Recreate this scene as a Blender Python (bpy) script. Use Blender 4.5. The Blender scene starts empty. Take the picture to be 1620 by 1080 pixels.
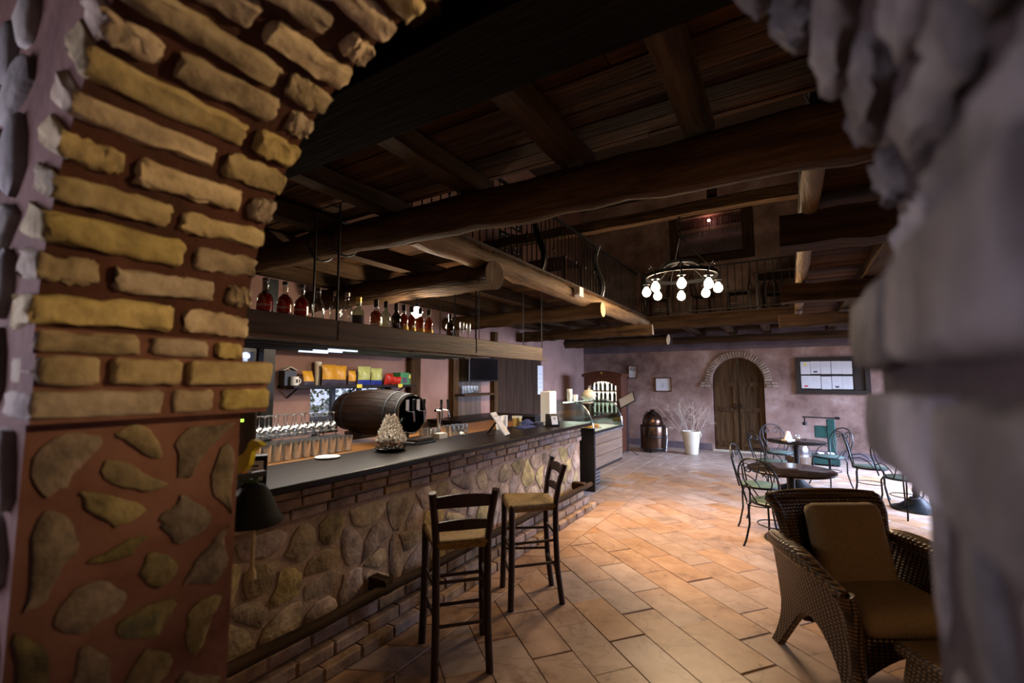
import bpy, bmesh, math, random
from mathutils import Vector, Matrix
random.seed(7)
PI = math.pi
SC = bpy.context.scene
COL = SC.collection

# ------------------------------------------------------------------ camera, world, exposure
cam_d = bpy.data.cameras.new('camera'); cam = bpy.data.objects.new('camera', cam_d); COL.objects.link(cam)
cam.location = (0, 0, 1.65)
cam.rotation_euler = (math.radians(95.0), 0, math.radians(31.6))
cam_d.sensor_width = 36; cam_d.sensor_fit = 'HORIZONTAL'; cam_d.lens = 715 / 1620 * 36
cam_d.clip_start = 0.02; cam_d.clip_end = 200
cam_d.dof.use_dof = True; cam_d.dof.focus_distance = 4.6; cam_d.dof.aperture_fstop = 1.7
SC.camera = cam
W = bpy.data.worlds.new('overcast_sky'); SC.world = W; W.use_nodes = True
bg = W.node_tree.nodes['Background']; bg.inputs[0].default_value = (0.72, 0.78, 1.0, 1); bg.inputs[1].default_value = 1.3
SC.view_settings.view_transform = 'Standard'; SC.view_settings.look = 'None'
SC.view_settings.exposure = 0.0; SC.view_settings.gamma = 1.0; SC.view_settings.use_curve_mapping = False

def light(name, kind, loc, energy, color, size=0.05, rot=None, sy=None, spot=None, blend=0.5, parent=None, spread=None):
    d = bpy.data.lights.new(name, kind); d.energy = energy; d.color = color
    if kind == 'AREA':
        d.shape = 'RECTANGLE'; d.size = size; d.size_y = sy or size
        if spread: d.spread = math.radians(spread)
    else:
        d.shadow_soft_size = size
    if kind == 'SPOT': d.spot_size = spot; d.spot_blend = blend
    o = bpy.data.objects.new(name, d); COL.objects.link(o); o.location = loc
    if rot: o.rotation_euler = rot
    if parent: o.parent = parent
    return o
WARM = (1.0, 0.62, 0.28); BULB = (1.0, 0.70, 0.42); DAY = (0.56, 0.68, 1.0)
# daylight through the glazed doors of the right-hand wall
light('daylight_doors', 'AREA', (4.05, 9.2, 2.0), 1650, DAY, 1.7, (0, math.radians(52), 0), 4.2, spread=98)
# added fill light for the arch front, through an unseen anteroom window
light('anteroom_fill', 'AREA', (-3.45, -1.15, 1.80), 84, (.90, .81, 1.0), 1.0, (0, math.radians(-90), 0), 1.8, spread=150)

# ------------------------------------------------------------------ materials
def node(nt, t, **k):
    n = nt.nodes.new(t)
    for a, b in k.items(): setattr(n, a, b)
    return n
def pm(name, cols, scale=6, rough=0.8, bump=0.3, metal=0.0, rnd=0.25, stretch=(1, 1, 1), detail=6, bscale=None, dist=0.01, lo=0.3, hi=0.7, spec=0.4, coat=0.0, hue=0.0):
    m = bpy.data.materials.new(name); m.use_nodes = True; nt = m.node_tree; L = nt.links.new
    b = nt.nodes['Principled BSDF']
    b.inputs['Roughness'].default_value = rough; b.inputs['Metallic'].default_value = metal
    b.inputs['Specular IOR Level'].default_value = spec; b.inputs['Coat Weight'].default_value = coat
    tc = node(nt, 'ShaderNodeTexCoord'); oi = node(nt, 'ShaderNodeObjectInfo')
    mu = node(nt, 'ShaderNodeMath', operation='MULTIPLY'); mu.inputs[1].default_value = 37.0; L(oi.outputs['Random'], mu.inputs[0])
    va = node(nt, 'ShaderNodeVectorMath', operation='ADD'); L(tc.outputs['Object'], va.inputs[0]); L(mu.outputs[0], va.inputs[1])
    mp = node(nt, 'ShaderNodeMapping'); mp.inputs['Scale'].default_value = stretch; L(va.outputs[0], mp.inputs[0])
    nz = node(nt, 'ShaderNodeTexNoise'); nz.inputs['Scale'].default_value = scale; nz.inputs['Detail'].default_value = detail; nz.inputs['Roughness'].default_value = 0.62
    L(mp.outputs[0], nz.inputs[0])
    cr = node(nt, 'ShaderNodeValToRGB'); e = cr.color_ramp.elements
    n = len(cols)
    while len(e) < n: e.new(0.5)
    for i, c in enumerate(cols):
        e[i].position = lo + (hi - lo) * i / max(1, n - 1); e[i].color = (*c, 1)
    L(nz.outputs[0], cr.inputs[0])
    hs = node(nt, 'ShaderNodeHueSaturation'); L(cr.outputs[0], hs.inputs['Color'])
    mr = node(nt, 'ShaderNodeMapRange'); mr.inputs[3].default_value = 1 - rnd; mr.inputs[4].default_value = 1 + rnd; L(oi.outputs['Random'], mr.inputs[0]); L(mr.outputs[0], hs.inputs['Value'])
    if hue:
        m2 = node(nt, 'ShaderNodeMath', operation='MULTIPLY'); m2.inputs[1].default_value = 7.31; L(oi.outputs['Random'], m2.inputs[0])
        m3 = node(nt, 'ShaderNodeMath', operation='FRACT'); L(m2.outputs[0], m3.inputs[0])
        m4 = node(nt, 'ShaderNodeMapRange'); m4.inputs[3].default_value = 0.5 - hue; m4.inputs[4].default_value = 0.5 + hue; L(m3.outputs[0], m4.inputs[0]); L(m4.outputs[0], hs.inputs['Hue'])
        m5 = node(nt, 'ShaderNodeMapRange'); m5.inputs[3].default_value = 0.6; m5.inputs[4].default_value = 1.15; L(m3.outputs[0], m5.inputs[0]); L(m5.outputs[0], hs.inputs['Saturation'])
    L(hs.outputs[0], b.inputs['Base Color'])
    if bump:
        n2 = node(nt, 'ShaderNodeTexNoise'); n2.inputs['Scale'].default_value = bscale or scale * 4; n2.inputs['Detail'].default_value = 5; L(mp.outputs[0], n2.inputs[0])
        bp = node(nt, 'ShaderNodeBump'); bp.inputs['Strength'].default_value = bump; bp.inputs['Distance'].default_value = dist
        L(n2.outputs[0], bp.inputs['Height']); L(bp.outputs[0], b.inputs['Normal'])
    return m
def emit(name, col, s):
    m = bpy.data.materials.new(name); m.use_nodes = True; b = m.node_tree.nodes['Principled BSDF']
    b.inputs['Base Color'].default_value = (*col, 1); b.inputs['Emission Color'].default_value = (*col, 1); b.inputs['Emission Strength'].default_value = s
    return m
def thin(name, col, fac=0.12, rough=0.03):
    m = bpy.data.materials.new(name); m.use_nodes = True; nt = m.node_tree; nt.nodes.clear(); L = nt.links.new
    o = node(nt, 'ShaderNodeOutputMaterial'); t = node(nt, 'ShaderNodeBsdfTransparent'); g = node(nt, 'ShaderNodeBsdfGlossy'); x = node(nt, 'ShaderNodeMixShader')
    t.inputs[0].default_value = (*col, 1); g.inputs['Roughness'].default_value = rough
    lw = node(nt, 'ShaderNodeLayerWeight'); lw.inputs[0].default_value = 0.35
    ma = node(nt, 'ShaderNodeMath', operation='MULTIPLY_ADD', use_clamp=True); ma.inputs[1].default_value = 0.75; ma.inputs[2].default_value = fac; L(lw.outputs['Facing'], ma.inputs[0])
    L(ma.outputs[0], x.inputs[0]); L(t.outputs[0], x.inputs[1]); L(g.outputs[0], x.inputs[2]); L(x.outputs[0], o.inputs[0])
    return m
def flat(name, col, rough=0.6, metal=0.0, spec=0.4):
    m = bpy.data.materials.new(name); m.use_nodes = True; b = m.node_tree.nodes['Principled BSDF']
    b.inputs['Base Color'].default_value = (*col, 1); b.inputs['Roughness'].default_value = rough; b.inputs['Metallic'].default_value = metal
    b.inputs['Specular IOR Level'].default_value = spec
    return m
def weave_mat(name, c1, c2, sc):
    m = bpy.data.materials.new(name); m.use_nodes = True; nt = m.node_tree; L = nt.links.new; b = nt.nodes['Principled BSDF']
    b.inputs['Roughness'].default_value = 0.42
    tc = node(nt, 'ShaderNodeTexCoord')
    w1 = node(nt, 'ShaderNodeTexWave', bands_direction='Z'); w1.inputs['Scale'].default_value = sc; w1.inputs['Distortion'].default_value = 0.6; w1.inputs['Detail'].default_value = 1
    sp = node(nt, 'ShaderNodeSeparateXYZ'); ad = node(nt, 'ShaderNodeMath', operation='ADD'); cb = node(nt, 'ShaderNodeCombineXYZ')
    L(tc.outputs['Object'], sp.inputs[0]); L(sp.outputs[0], ad.inputs[0]); L(sp.outputs[1], ad.inputs[1]); L(ad.outputs[0], cb.inputs[0])
    w2 = node(nt, 'ShaderNodeTexWave', bands_direction='X'); w2.inputs['Scale'].default_value = sc * 0.7; w2.inputs['Distortion'].default_value = 0.8
    L(tc.outputs['Object'], w1.inputs[0]); L(cb.outputs[0], w2.inputs[0])
    mx = node(nt, 'ShaderNodeMath', operation='MULTIPLY'); L(w1.outputs['Fac'], mx.inputs[0]); L(w2.outputs['Fac'], mx.inputs[1])
    cr = node(nt, 'ShaderNodeValToRGB'); cr.color_ramp.elements[0].color = (*c1, 1); cr.color_ramp.elements[1].color = (*c2, 1); cr.color_ramp.elements[1].position = 0.6
    L(mx.outputs[0], cr.inputs[0]); L(cr.outputs[0], b.inputs['Base Color'])
    bp = node(nt, 'ShaderNodeBump'); bp.inputs['Strength'].default_value = 0.8; bp.inputs['Distance'].default_value = 0.006; L(mx.outputs[0], bp.inputs['Height']); L(bp.outputs[0], b.inputs['Normal'])
    return m
MT = {}
MT['arch_brick'] = pm('arch_brick', [(.17, .12, .06), (.36, .265, .13), (.47, .37, .21)], 9, .85, .5, rnd=.28, hue=.018, dist=.012)
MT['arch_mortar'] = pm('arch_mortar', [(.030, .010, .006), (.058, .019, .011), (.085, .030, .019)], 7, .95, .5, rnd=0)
MT['arch_stone'] = pm('arch_stone', [(.05, .035, .02), (.12, .085, .045), (.20, .145, .08), (.10, .095, .065)], 9, .85, .6, rnd=.3, hue=.03, dist=.015)
MT['stone_mortar'] = pm('stone_mortar', [(.10, .04, .028), (.165, .075, .055), (.20, .10, .078)], 5, .95, .5, rnd=0)
MT['front_stone'] = pm('front_stone', [(.12, .11, .10), (.26, .235, .21), (.38, .36, .34)], 6, .85, .5, rnd=.35, hue=.02)
MT['pillar_mortar_shaded'] = pm('pillar_mortar_shaded', [(.014, .008, .008), (.032, .019, .018), (.055, .036, .034)], 6, .95, .5, rnd=0)  # darker mortar copy: the right pillar's weaker light is put into the colour
MT['pillar_stone_shaded'] = pm('pillar_stone_shaded', [(.035, .025, .022), (.10, .078, .07), (.21, .175, .16)], 7, .85, .6, rnd=.45, hue=.02)  # front stone darkened so the right side looks less lit
MT['bar_stone'] = pm('bar_stone', [(.10, .065, .035), (.26, .18, .10), (.42, .31, .19)], 8, .85, .6, rnd=.3, hue=.03, dist=.012)
MT['bar_mortar'] = pm('bar_mortar', [(.15, .098, .065), (.27, .185, .13), (.35, .25, .185)], 9, .95, .5, rnd=0)
MT['bar_brick'] = pm('bar_brick', [(.11, .06, .038), (.22, .13, .08), (.30, .195, .125)], 10, .85, .4, rnd=.25, hue=.015)
MT['tile'] = pm('tile', [(.10, .05, .030), (.27, .158, .098), (.33, .203, .13), (.38, .255, .175)], 5, .42, .3, rnd=.07, hue=.004, lo=.22, hi=.72, dist=.004)
MT['dark_frame'] = pm('dark_frame', [(.010, .006, .004), (.022, .013, .008)], 6, .6, .2, rnd=.1)
MT['door_brick'] = pm('door_brick', [(.20, .14, .10), (.33, .25, .185)], 9, .85, .4, rnd=.2)
MT['grout'] = pm('grout', [(.12, .07, .045), (.19, .12, .08)], 12, .95, .2, rnd=0)
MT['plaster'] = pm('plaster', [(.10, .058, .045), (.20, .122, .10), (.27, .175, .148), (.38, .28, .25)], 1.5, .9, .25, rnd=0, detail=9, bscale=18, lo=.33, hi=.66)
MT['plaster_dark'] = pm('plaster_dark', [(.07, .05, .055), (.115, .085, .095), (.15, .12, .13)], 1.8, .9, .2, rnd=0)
MT['plaster_bar'] = pm('plaster_bar', [(.22, .12, .095), (.32, .19, .155)], 2.2, .85, .15, rnd=0)
MT['old_wood'] = pm('old_wood', [(.016, .008, .004), (.040, .021, .010), (.068, .038, .019)], 5, .85, .6, rnd=.25, stretch=(.25, 3, 3), spec=.12)
MT['old_wood_y'] = pm('old_wood_y', [(.016, .008, .004), (.040, .022, .010), (.07, .041, .021)], 5, .85, .6, rnd=.25, stretch=(3, .25, 3), spec=.12)
MT['plank'] = pm('plank', [(.014, .006, .0025), (.045, .019, .006), (.09, .040, .013)], 5, .85, .4, rnd=.4, stretch=(.3, 4, 4), spec=.1)
MT['log'] = pm('log', [(.020, .010, .005), (.058, .031, .014), (.095, .056, .026)], 5, .85, .8, rnd=.2, stretch=(.3, 3, 3), dist=.02, spec=.15)
MT['log_pale'] = pm('log_pale', [(.07, .04, .018), (.18, .11, .052), (.27, .18, .095)], 5, .75, .8, rnd=.15, stretch=(3, .3, 3), dist=.02)
MT['end_grain'] = pm('end_grain', [(.16, .10, .05), (.42, .29, .15), (.55, .40, .23)], 9, .8, .5, rnd=.2, stretch=(1, 1, .4))
MT['end_dark'] = pm('end_dark', [(.03, .018, .009), (.11, .07, .035), (.19, .13, .07)], 9, .85, .8, rnd=.1, stretch=(1, 3, .4), dist=.02)
MT['black_beam'] = pm('black_beam', [(.003, .002, .0015), (.008, .005, .003)], 5, .95, .5, rnd=.1, stretch=(.25, 3, 3), spec=.05)
MT['counter'] = pm('counter', [(.006, .0035, .0025), (.016, .009, .006)], 5, .38, .12, rnd=.1, stretch=(4, .3, 4), spec=.14)
MT['work'] = pm('work', [(.20, .085, .025), (.34, .15, .045)], 5, .35, .1, rnd=.1, stretch=(4, .3, 4))
MT['shelf_wood'] = pm('shelf_wood', [(.03, .017, .009), (.085, .048, .025), (.13, .08, .042)], 5, .5, .25, rnd=.25, stretch=(4, .25, 4))
MT['stool_wood'] = pm('stool_wood', [(.012, .005, .004), (.035, .014, .010)], 9, .42, .15, rnd=.1, stretch=(3, 3, .4))
MT['rush'] = pm('rush', [(.10, .055, .015), (.30, .18, .05), (.42, .28, .10)], 30, .7, .8, rnd=.1, stretch=(1, 6, 1), dist=.008)
MT['door_wood'] = pm('door_wood', [(.020, .009, .004), (.055, .029, .012), (.085, .048, .022)], 5, .85, .4, rnd=.2, stretch=(4, 4, .3), spec=.12)
MT['dark_panel'] = pm('dark_panel', [(.020, .011, .007), (.045, .027, .017)], 4, .85, .2, rnd=.1, stretch=(4, 4, .3), spec=.1)
MT['grey_panel'] = pm('grey_panel', [(.07, .046, .034), (.13, .09, .07)], 4, .6, .2, rnd=.1, stretch=(4, 4, .3))
MT['red_wood'] = pm('red_wood', [(.035, .010, .005), (.085, .027, .013)], 5, .35, .1, rnd=.1, stretch=(4, 4, .3))
MT['board_grey'] = pm('board_grey', [(.075, .048, .031), (.135, .09, .06)], 5, .6, .2, rnd=.15, stretch=(4, .3, 4))
MT['iron'] = pm('iron', [(.008, .009, .010), (.022, .022, .024)], 30, .42, .15, metal=.6, rnd=.1)
MT['iron_green'] = pm('iron_green', [(.02, .05, .04), (.045, .085, .07)], 20, .4, .1, metal=.3, rnd=.1)
MT['seat_green'] = pm('seat_green', [(.05, .085, .07), (.10, .15, .125)], 14, .30, .1, rnd=.15)
MT['table_top'] = pm('table_top', [(.006, .005, .005), (.018, .014, .013)], 14, .14, .03, rnd=.1, spec=.6)
MT['scale_green'] = pm('scale_green', [(.004, .028, .025), (.010, .055, .048)], 9, .4, .1, rnd=.1)
MT['copper'] = pm('copper', [(.03, .018, .012), (.085, .042, .024), (.06, .05, .046)], 4, .25, .1, metal=.85, rnd=.05)
MT['ceramic'] = pm('ceramic', [(.40, .36, .28), (.52, .48, .40)], 4, .5, .1, rnd=.05)
MT['twig'] = pm('twig', [(.26, .20, .15), (.50, .42, .35)], 20, .9, .1, rnd=.2)
MT['wicker'] = weave_mat('wicker', (.014, .007, .003), (.16, .082, .030), 17)
MT['wicker_pale'] = weave_mat('wicker_pale', (.04, .022, .010), (.26, .15, .06), 17)
MT['cushion'] = pm('cushion', [(.19, .13, .066), (.25, .172, .09)], 60, .95, .3, rnd=.06, dist=.002)
MT['rope'] = pm('rope', [(.32, .22, .12), (.48, .36, .22)], 60, .9, .5, rnd=.05)
MT['barrel_wood'] = pm('barrel_wood', [(.010, .005, .003), (.026, .011, .006)], 5, .5, .2, rnd=.1, stretch=(.3, 4, 4), spec=.2)
MT['barrel_head'] = pm('barrel_head', [(.02, .018, .020), (.05, .045, .048)], 6, .35, .1, rnd=.1)
MT['bell_iron'] = flat('bell_iron', (.010, .010, .010), .7, 0, .12)
MT['chrome'] = flat('chrome', (.72, .72, .74), .12, 1.0)
MT['steel'] = flat('steel', (.30, .31, .33), .35, .9)
MT['black'] = flat('black', (.008, .008, .009), .35)
MT['screen'] = flat('screen', (.004, .004, .005), .12)
MT['white'] = flat('white', (.80, .78, .74), .6)
MT['paper'] = flat('paper', (.58, .58, .60), .7)
MT['ink'] = flat('ink', (.05, .05, .06), .7)
MT['ink_grey'] = flat('ink_grey', (.35, .35, .38), .7)
MT['ink_red'] = flat('ink_red', (.45, .06, .04), .7)
MT['yellow'] = pm('yellow', [(.62, .50, .02), (.74, .62, .05)], 12, .5, .1, rnd=0)
MT['orange'] = flat('orange', (.75, .28, .02), .5)
MT['grass'] = flat('grass', (.05, .12, .03), .7)
MT['glass'] = thin('glass', (.93, .96, .96), .32, .16)
MT['pane'] = thin('pane', (.96, .98, 1.0), .03)
MT['case_glass'] = thin('case_glass', (.82, .93, .90), .08)
MT['bottle_green'] = thin('bottle_green', (.10, .42, .10), .10)
MT['bottle_dark'] = thin('bottle_dark', (.05, .06, .05), .10)
MT['bottle_clear'] = thin('bottle_clear', (.86, .90, .86), .10)
MT['bottle_gin'] = thin('bottle_gin', (.72, .85, .66), .10)
MT['liquor_red'] = pm('liquor_red', [(.30, .006, .010), (.42, .012, .014)], 4, .12, 0, rnd=.1, spec=.6)
MT['liquor_orange'] = pm('liquor_orange', [(.42, .03, .008), (.60, .07, .015)], 4, .12, 0, rnd=.1, spec=.6)
MT['liquor_dark'] = flat('liquor_dark', (.012, .008, .006), .1)
MT['label'] = flat('label', (.62, .56, .42), .6)
MT['label_dark'] = flat('label_dark', (.06, .05, .08), .6)
MT['gold'] = flat('gold', (.60, .42, .12), .3, .8)
MT['cap'] = flat('cap', (.02, .02, .025), .4)
MT['bag_gold'] = pm('bag_gold', [(.55, .25, .02), (.78, .44, .05)], 12, .28, .4, rnd=.1, dist=.01)
MT['bag_green'] = pm('bag_green', [(.42, .50, .12), (.62, .66, .26)], 12, .28, .4, rnd=.1, dist=.01)
MT['bag_red'] = pm('bag_red', [(.45, .02, .015), (.62, .05, .03)], 12, .28, .4, rnd=.1, dist=.01)
MT['blue'] = flat('blue', (.03, .05, .30), .4)
MT['cloth_blue'] = flat('cloth_blue', (.02, .03, .10), .9)
MT['green_box'] = flat('green_box', (.03, .22, .07), .5)
MT['plume'] = pm('plume', [(.66, .60, .52), (.86, .82, .75)], 20, .9, .2, rnd=0)
MT['moss'] = pm('moss', [(.05, .028, .012), (.14, .085, .04)], 20, .95, .4, rnd=0)
MT['leaf'] = pm('leaf', [(.03, .10, .02), (.10, .22, .05)], 8, .6, .1, rnd=0)
MT['bulb'] = emit('bulb', (1.0, .86, .62), 26)
MT['bulb_bar'] = emit('bulb_bar', (1.0, .93, .80), 40)
MT['bulb_red'] = emit('bulb_red', (1.0, .42, .40), 14)
MT['led'] = emit('led', (1.0, .95, .88), 5)
MT['led_cool'] = emit('led_cool', (.72, .82, 1.0), 1.1)
MT['case_light'] = emit('case_light', (1.0, .93, .80), 5)
MT['cab_light'] = emit('cab_light', (1.0, .90, .74), 1.8)
MT['led_green'] = emit('led_green', (.5, .9, .1), 1.5)
MT['fridge_lit'] = emit('fridge_lit', (.72, 1.0, .90), 1.2)
MT['roof'] = pm('roof', [(.02, .012, .008), (.05, .03, .02)], 4, .85, .3, rnd=.2, stretch=(.3, 4, 4))
MT['ground'] = pm('ground', [(.16, .15, .13), (.28, .26, .22)], 3, .95, .3, rnd=0)

# ------------------------------------------------------------------ mesh helpers
def veins(m):
    # thin dark cracks and spots worn into the tiles
    nt = m.node_tree; L = nt.links.new; b = nt.nodes['Principled BSDF']; src = b.inputs['Base Color'].links[0].from_socket
    ge = node(nt, 'ShaderNodeNewGeometry')
    n = node(nt, 'ShaderNodeTexNoise'); n.inputs['Scale'].default_value = 1.7; n.inputs['Detail'].default_value = 7; n.inputs['Distortion'].default_value = .8; L(ge.outputs['Position'], n.inputs[0])
    r = node(nt, 'ShaderNodeValToRGB'); e = r.color_ramp.elements; e[0].position = .488; e[0].color = (1, 1, 1, 1); e[1].position = .512; e[1].color = (1, 1, 1, 1); k = e.new(.5); k.color = (.38, .33, .30, 1); L(n.outputs[0], r.inputs[0])
    v = node(nt, 'ShaderNodeTexVoronoi'); v.inputs['Scale'].default_value = 5.5; L(ge.outputs['Position'], v.inputs[0])
    r2 = node(nt, 'ShaderNodeValToRGB'); e = r2.color_ramp.elements; e[0].position = .05; e[0].color = (.35, .30, .28, 1); e[1].position = .11; e[1].color = (1, 1, 1, 1); L(v.outputs['Distance'], r2.inputs[0])
    a = node(nt, 'ShaderNodeMix', data_type='RGBA', blend_type='MULTIPLY'); a.inputs[0].default_value = .45; L(src, a.inputs[6]); L(r.outputs[0], a.inputs[7])
    c = node(nt, 'ShaderNodeMix', data_type='RGBA', blend_type='MULTIPLY'); c.inputs[0].default_value = .6; L(a.outputs[2], c.inputs[6]); L(r2.outputs[0], c.inputs[7]); L(c.outputs[2], b.inputs['Base Color'])
veins(MT['tile'])
class MB:
    def __init__(s): s.v = []; s.f = []; s.m = []
    def add(s, vs, fs, mi=0):
        o = len(s.v); s.v += [tuple(p) for p in vs]; s.f += [tuple(i + o for i in f) for f in fs]; s.m += [mi] * len(fs); return s
    def box(s, x0, x1, y0, y1, z0, z1, mi=0, M=None):
        vs = [Vector((x, y, z)) for x in (x0, x1) for y in (y0, y1) for z in (z0, z1)]
        if M is not None: vs = [M @ p for p in vs]
        return s.add(vs, [(0, 1, 3, 2), (4, 6, 7, 5), (0, 4, 5, 1), (2, 3, 7, 6), (0, 2, 6, 4), (1, 5, 7, 3)], mi)
    def cbox(s, hx, hy, hz, c, M=None, jit=0, fmap=None, mi=0):
        """chamfered box about the origin: 24 corners, 26 faces"""
        idx = {}; vs = []
        for sx in (-1, 1):
            for sy in (-1, 1):
                for sz in (-1, 1):
                    for a in range(3):
                        h = [hx - c, hy - c, hz - c]; h[a] += c
                        p = Vector((sx * h[0], sy * h[1], sz * h[2]))
                        if jit: p += Vector([random.uniform(-jit, jit) for _ in range(3)])
                        idx[(sx, sy, sz, a)] = len(vs); vs.append(p)
        fs = []
        for a in range(3):
            b, d = [(1, 2), (2, 0), (0, 1)][a]
            for sg in (-1, 1):
                q = []
                for (t, w) in ((-1, -1), (1, -1), (1, 1), (-1, 1)):
                    k = [0, 0, 0]; k[a] = sg; k[b] = t; k[d] = w; q.append(idx[(*k, a)])
                fs.append(q if sg > 0 else q[::-1])
            for t in (-1, 1):
                for w in (-1, 1):
                    q = []
                    for (sg, fa) in ((-1, b), (1, b), (1, d), (-1, d)):
                        k = [0, 0, 0]; k[a] = sg; k[b] = t; k[d] = w; q.append(idx[(*k, fa)])
                    fs.append(q if t * w < 0 else q[::-1])
        for sx in (-1, 1):
            for sy in (-1, 1):
                for sz in (-1, 1):
                    t = [idx[(sx, sy, sz, a)] for a in range(3)]
                    fs.append(t if sx * sy * sz > 0 else t[::-1])
        if M is not None: vs = [M @ p for p in vs]
        if fmap: vs = [fmap(p) for p in vs]
        return s.add(vs, fs, mi)
    def rbox(s, hx, hy, hz, r, n=(4, 2, 2), jit=0, M=None, fmap=None, mi=0, puff=0):
        """rounded, gridded box with noise"""
        def ax(h, k): return [-h, -(h - r)] + [-(h - r) + 2 * (h - r) * i / k for i in range(1, k)] + [h - r, h]
        A = [ax(hx, n[0]), ax(hy, n[1]), ax(hz, n[2])]; H = (hx, hy, hz); N = [len(a) for a in A]
        idx = {}; vs = []; fs = []
        def vid(i, j, k):
            key = (i, j, k)
            if key not in idx:
                p = [A[0][i], A[1][j], A[2][k]]
                q = [max(-(H[t] - r), min(H[t] - r, p[t])) for t in range(3)]
                d = Vector([p[t] - q[t] for t in range(3)]); l = d.length
                w = Vector(q) + (d / l * r if l > 0 else d)
                if puff:
                    w.z *= 1 + puff * (1 - (w.x / hx) ** 2) * (1 - (w.y / hy) ** 2)
                if jit: w += Vector([random.uniform(-jit, jit) for _ in range(3)])
                idx[key] = len(vs); vs.append(w)
            return idx[key]
        for a in range(3):
            b, d = [(1, 2), (2, 0), (0, 1)][a]
            for e in (0, N[a] - 1):
                for i in range(N[b] - 1):
                    for j in range(N[d] - 1):
                        q = []
                        for (di, dj) in ((0, 0), (1, 0), (1, 1), (0, 1)):
                            k = [0, 0, 0]; k[a] = e; k[b] = i + di; k[d] = j + dj; q.append(vid(*k))
                        fs.append(q if e else q[::-1])
        if M is not None: vs = [M @ p for p in vs]
        if fmap: vs = [fmap(p) for p in vs]
        return s.add(vs, fs, mi)
    def tube(s, path, r, n=8, closed=False, caps=True, mi=0, capmi=None, sq=None):
        P = [Vector(p) for p in path]; k = len(P)
        R = r if isinstance(r, (list, tuple)) else [r] * k
        vs = []; fs = []; up = None
        for i in range(k):
            if closed: t = P[(i + 1) % k] - P[i - 1]
            else: t = P[min(i + 1, k - 1)] - P[max(i - 1, 0)]
            t.normalize()
            if up is None:
                up = Vector((0, 0, 1)) if abs(t.z) < .9 else Vector((1, 0, 0))
            u = (up - t * up.dot(t)); u.normalize(); w = t.cross(u); up = u
            for j in range(n):
                a = 2 * PI * (j + .5 if sq else j) / n
                vs.append(P[i] + (u * math.cos(a) + w * math.sin(a)) * R[i])
        m = k if closed else k - 1
        for i in range(m):
            for j in range(n):
                a = i * n + j; b = i * n + (j + 1) % n; c = ((i + 1) % k) * n + (j + 1) % n; d = ((i + 1) % k) * n + j
                fs.append((a, b, c, d))
        s.add(vs, fs, mi)
        if caps and not closed:
            o = len(s.v) - len(vs)
            s.f.append(tuple(o + j for j in range(n))[::-1]); s.f.append(tuple(o + (k - 1) * n + j for j in range(n)))
            s.m += [mi if capmi is None else capmi] * 2
        return s
    def bar(s, p0, p1, w, h, up=(0, 0, 1), mi=0, w1=None, h1=None):
        p0 = Vector(p0); p1 = Vector(p1); t = (p1 - p0).normalized(); up = Vector(up)
        u = up - t * up.dot(t)
        if u.length < 1e-4: u = Vector((1, 0, 0)) - t * t.x
        u.normalize(); q = t.cross(u); w1 = w if w1 is None else w1; h1 = h if h1 is None else h1
        vs = []
        for p, a, b in ((p0, w, h), (p1, w1, h1)):
            for (i, j) in ((-1, -1), (1, -1), (1, 1), (-1, 1)): vs.append(p + q * i * a / 2 + u * j * b / 2)
        return s.add(vs, [(3, 2, 1, 0), (4, 5, 6, 7), (0, 1, 5, 4), (1, 2, 6, 5), (2, 3, 7, 6), (3, 0, 4, 7)], mi)
    def lathe(s, prof, n=16, c=(0, 0, 0), M=None, mi=0, wob=0):
        vs = []; fs = []; k = len(prof)
        for (r, z) in prof:
            for j in range(n):
                a = 2 * PI * j / n; rr = r * (1 + (random.uniform(-wob, wob) if wob else 0))
                p = Vector((rr * math.cos(a), rr * math.sin(a), z))
                if M is not None: p = M @ p
                vs.append(p + Vector(c))
        for i in range(k - 1):
            for j in range(n):
                fs.append((i * n + j, i * n + (j + 1) % n, (i + 1) * n + (j + 1) % n, (i + 1) * n + j))
        if prof[0][0] > 1e-4: fs.append(tuple(range(n))[::-1])
        if prof[-1][0] > 1e-4: fs.append(tuple((k - 1) * n + j for j in range(n)))
        return s.add(vs, fs, mi)
    def prism(s, poly, h0, h1, fmap, mi=0):
        n = len(poly); vs = [fmap(a, b, h0) for a, b in poly] + [fmap(a, b, h1) for a, b in poly]
        fs = [tuple(range(n))[::-1], tuple(range(n, 2 * n))] + [(i, (i + 1) % n, n + (i + 1) % n, n + i) for i in range(n)]
        return s.add(vs, fs, mi)
    def pad(s, poly, H, fmap, inset=.86, mi=0):
        n = len(poly); cx = sum(p[0] for p in poly) / n; cy = sum(p[1] for p in poly) / n
        vs = [fmap(a, b, -.012) for a, b in poly]
        vs += [fmap(a, b, H * random.uniform(.45, .75)) for a, b in poly]
        vs += [fmap(cx + (a - cx) * inset, cy + (b - cy) * inset, H * random.uniform(.9, 1.1)) for a, b in poly]
        vs.append(fmap(cx, cy, H * 1.1)); fs = []
        for k in (0, 1):
            for i in range(n): fs.append((k * n + i, k * n + (i + 1) % n, (k + 1) * n + (i + 1) % n, (k + 1) * n + i))
        for i in range(n): fs.append((2 * n + i, 2 * n + (i + 1) % n, 3 * n))
        return s.add(vs, fs, mi)
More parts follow.
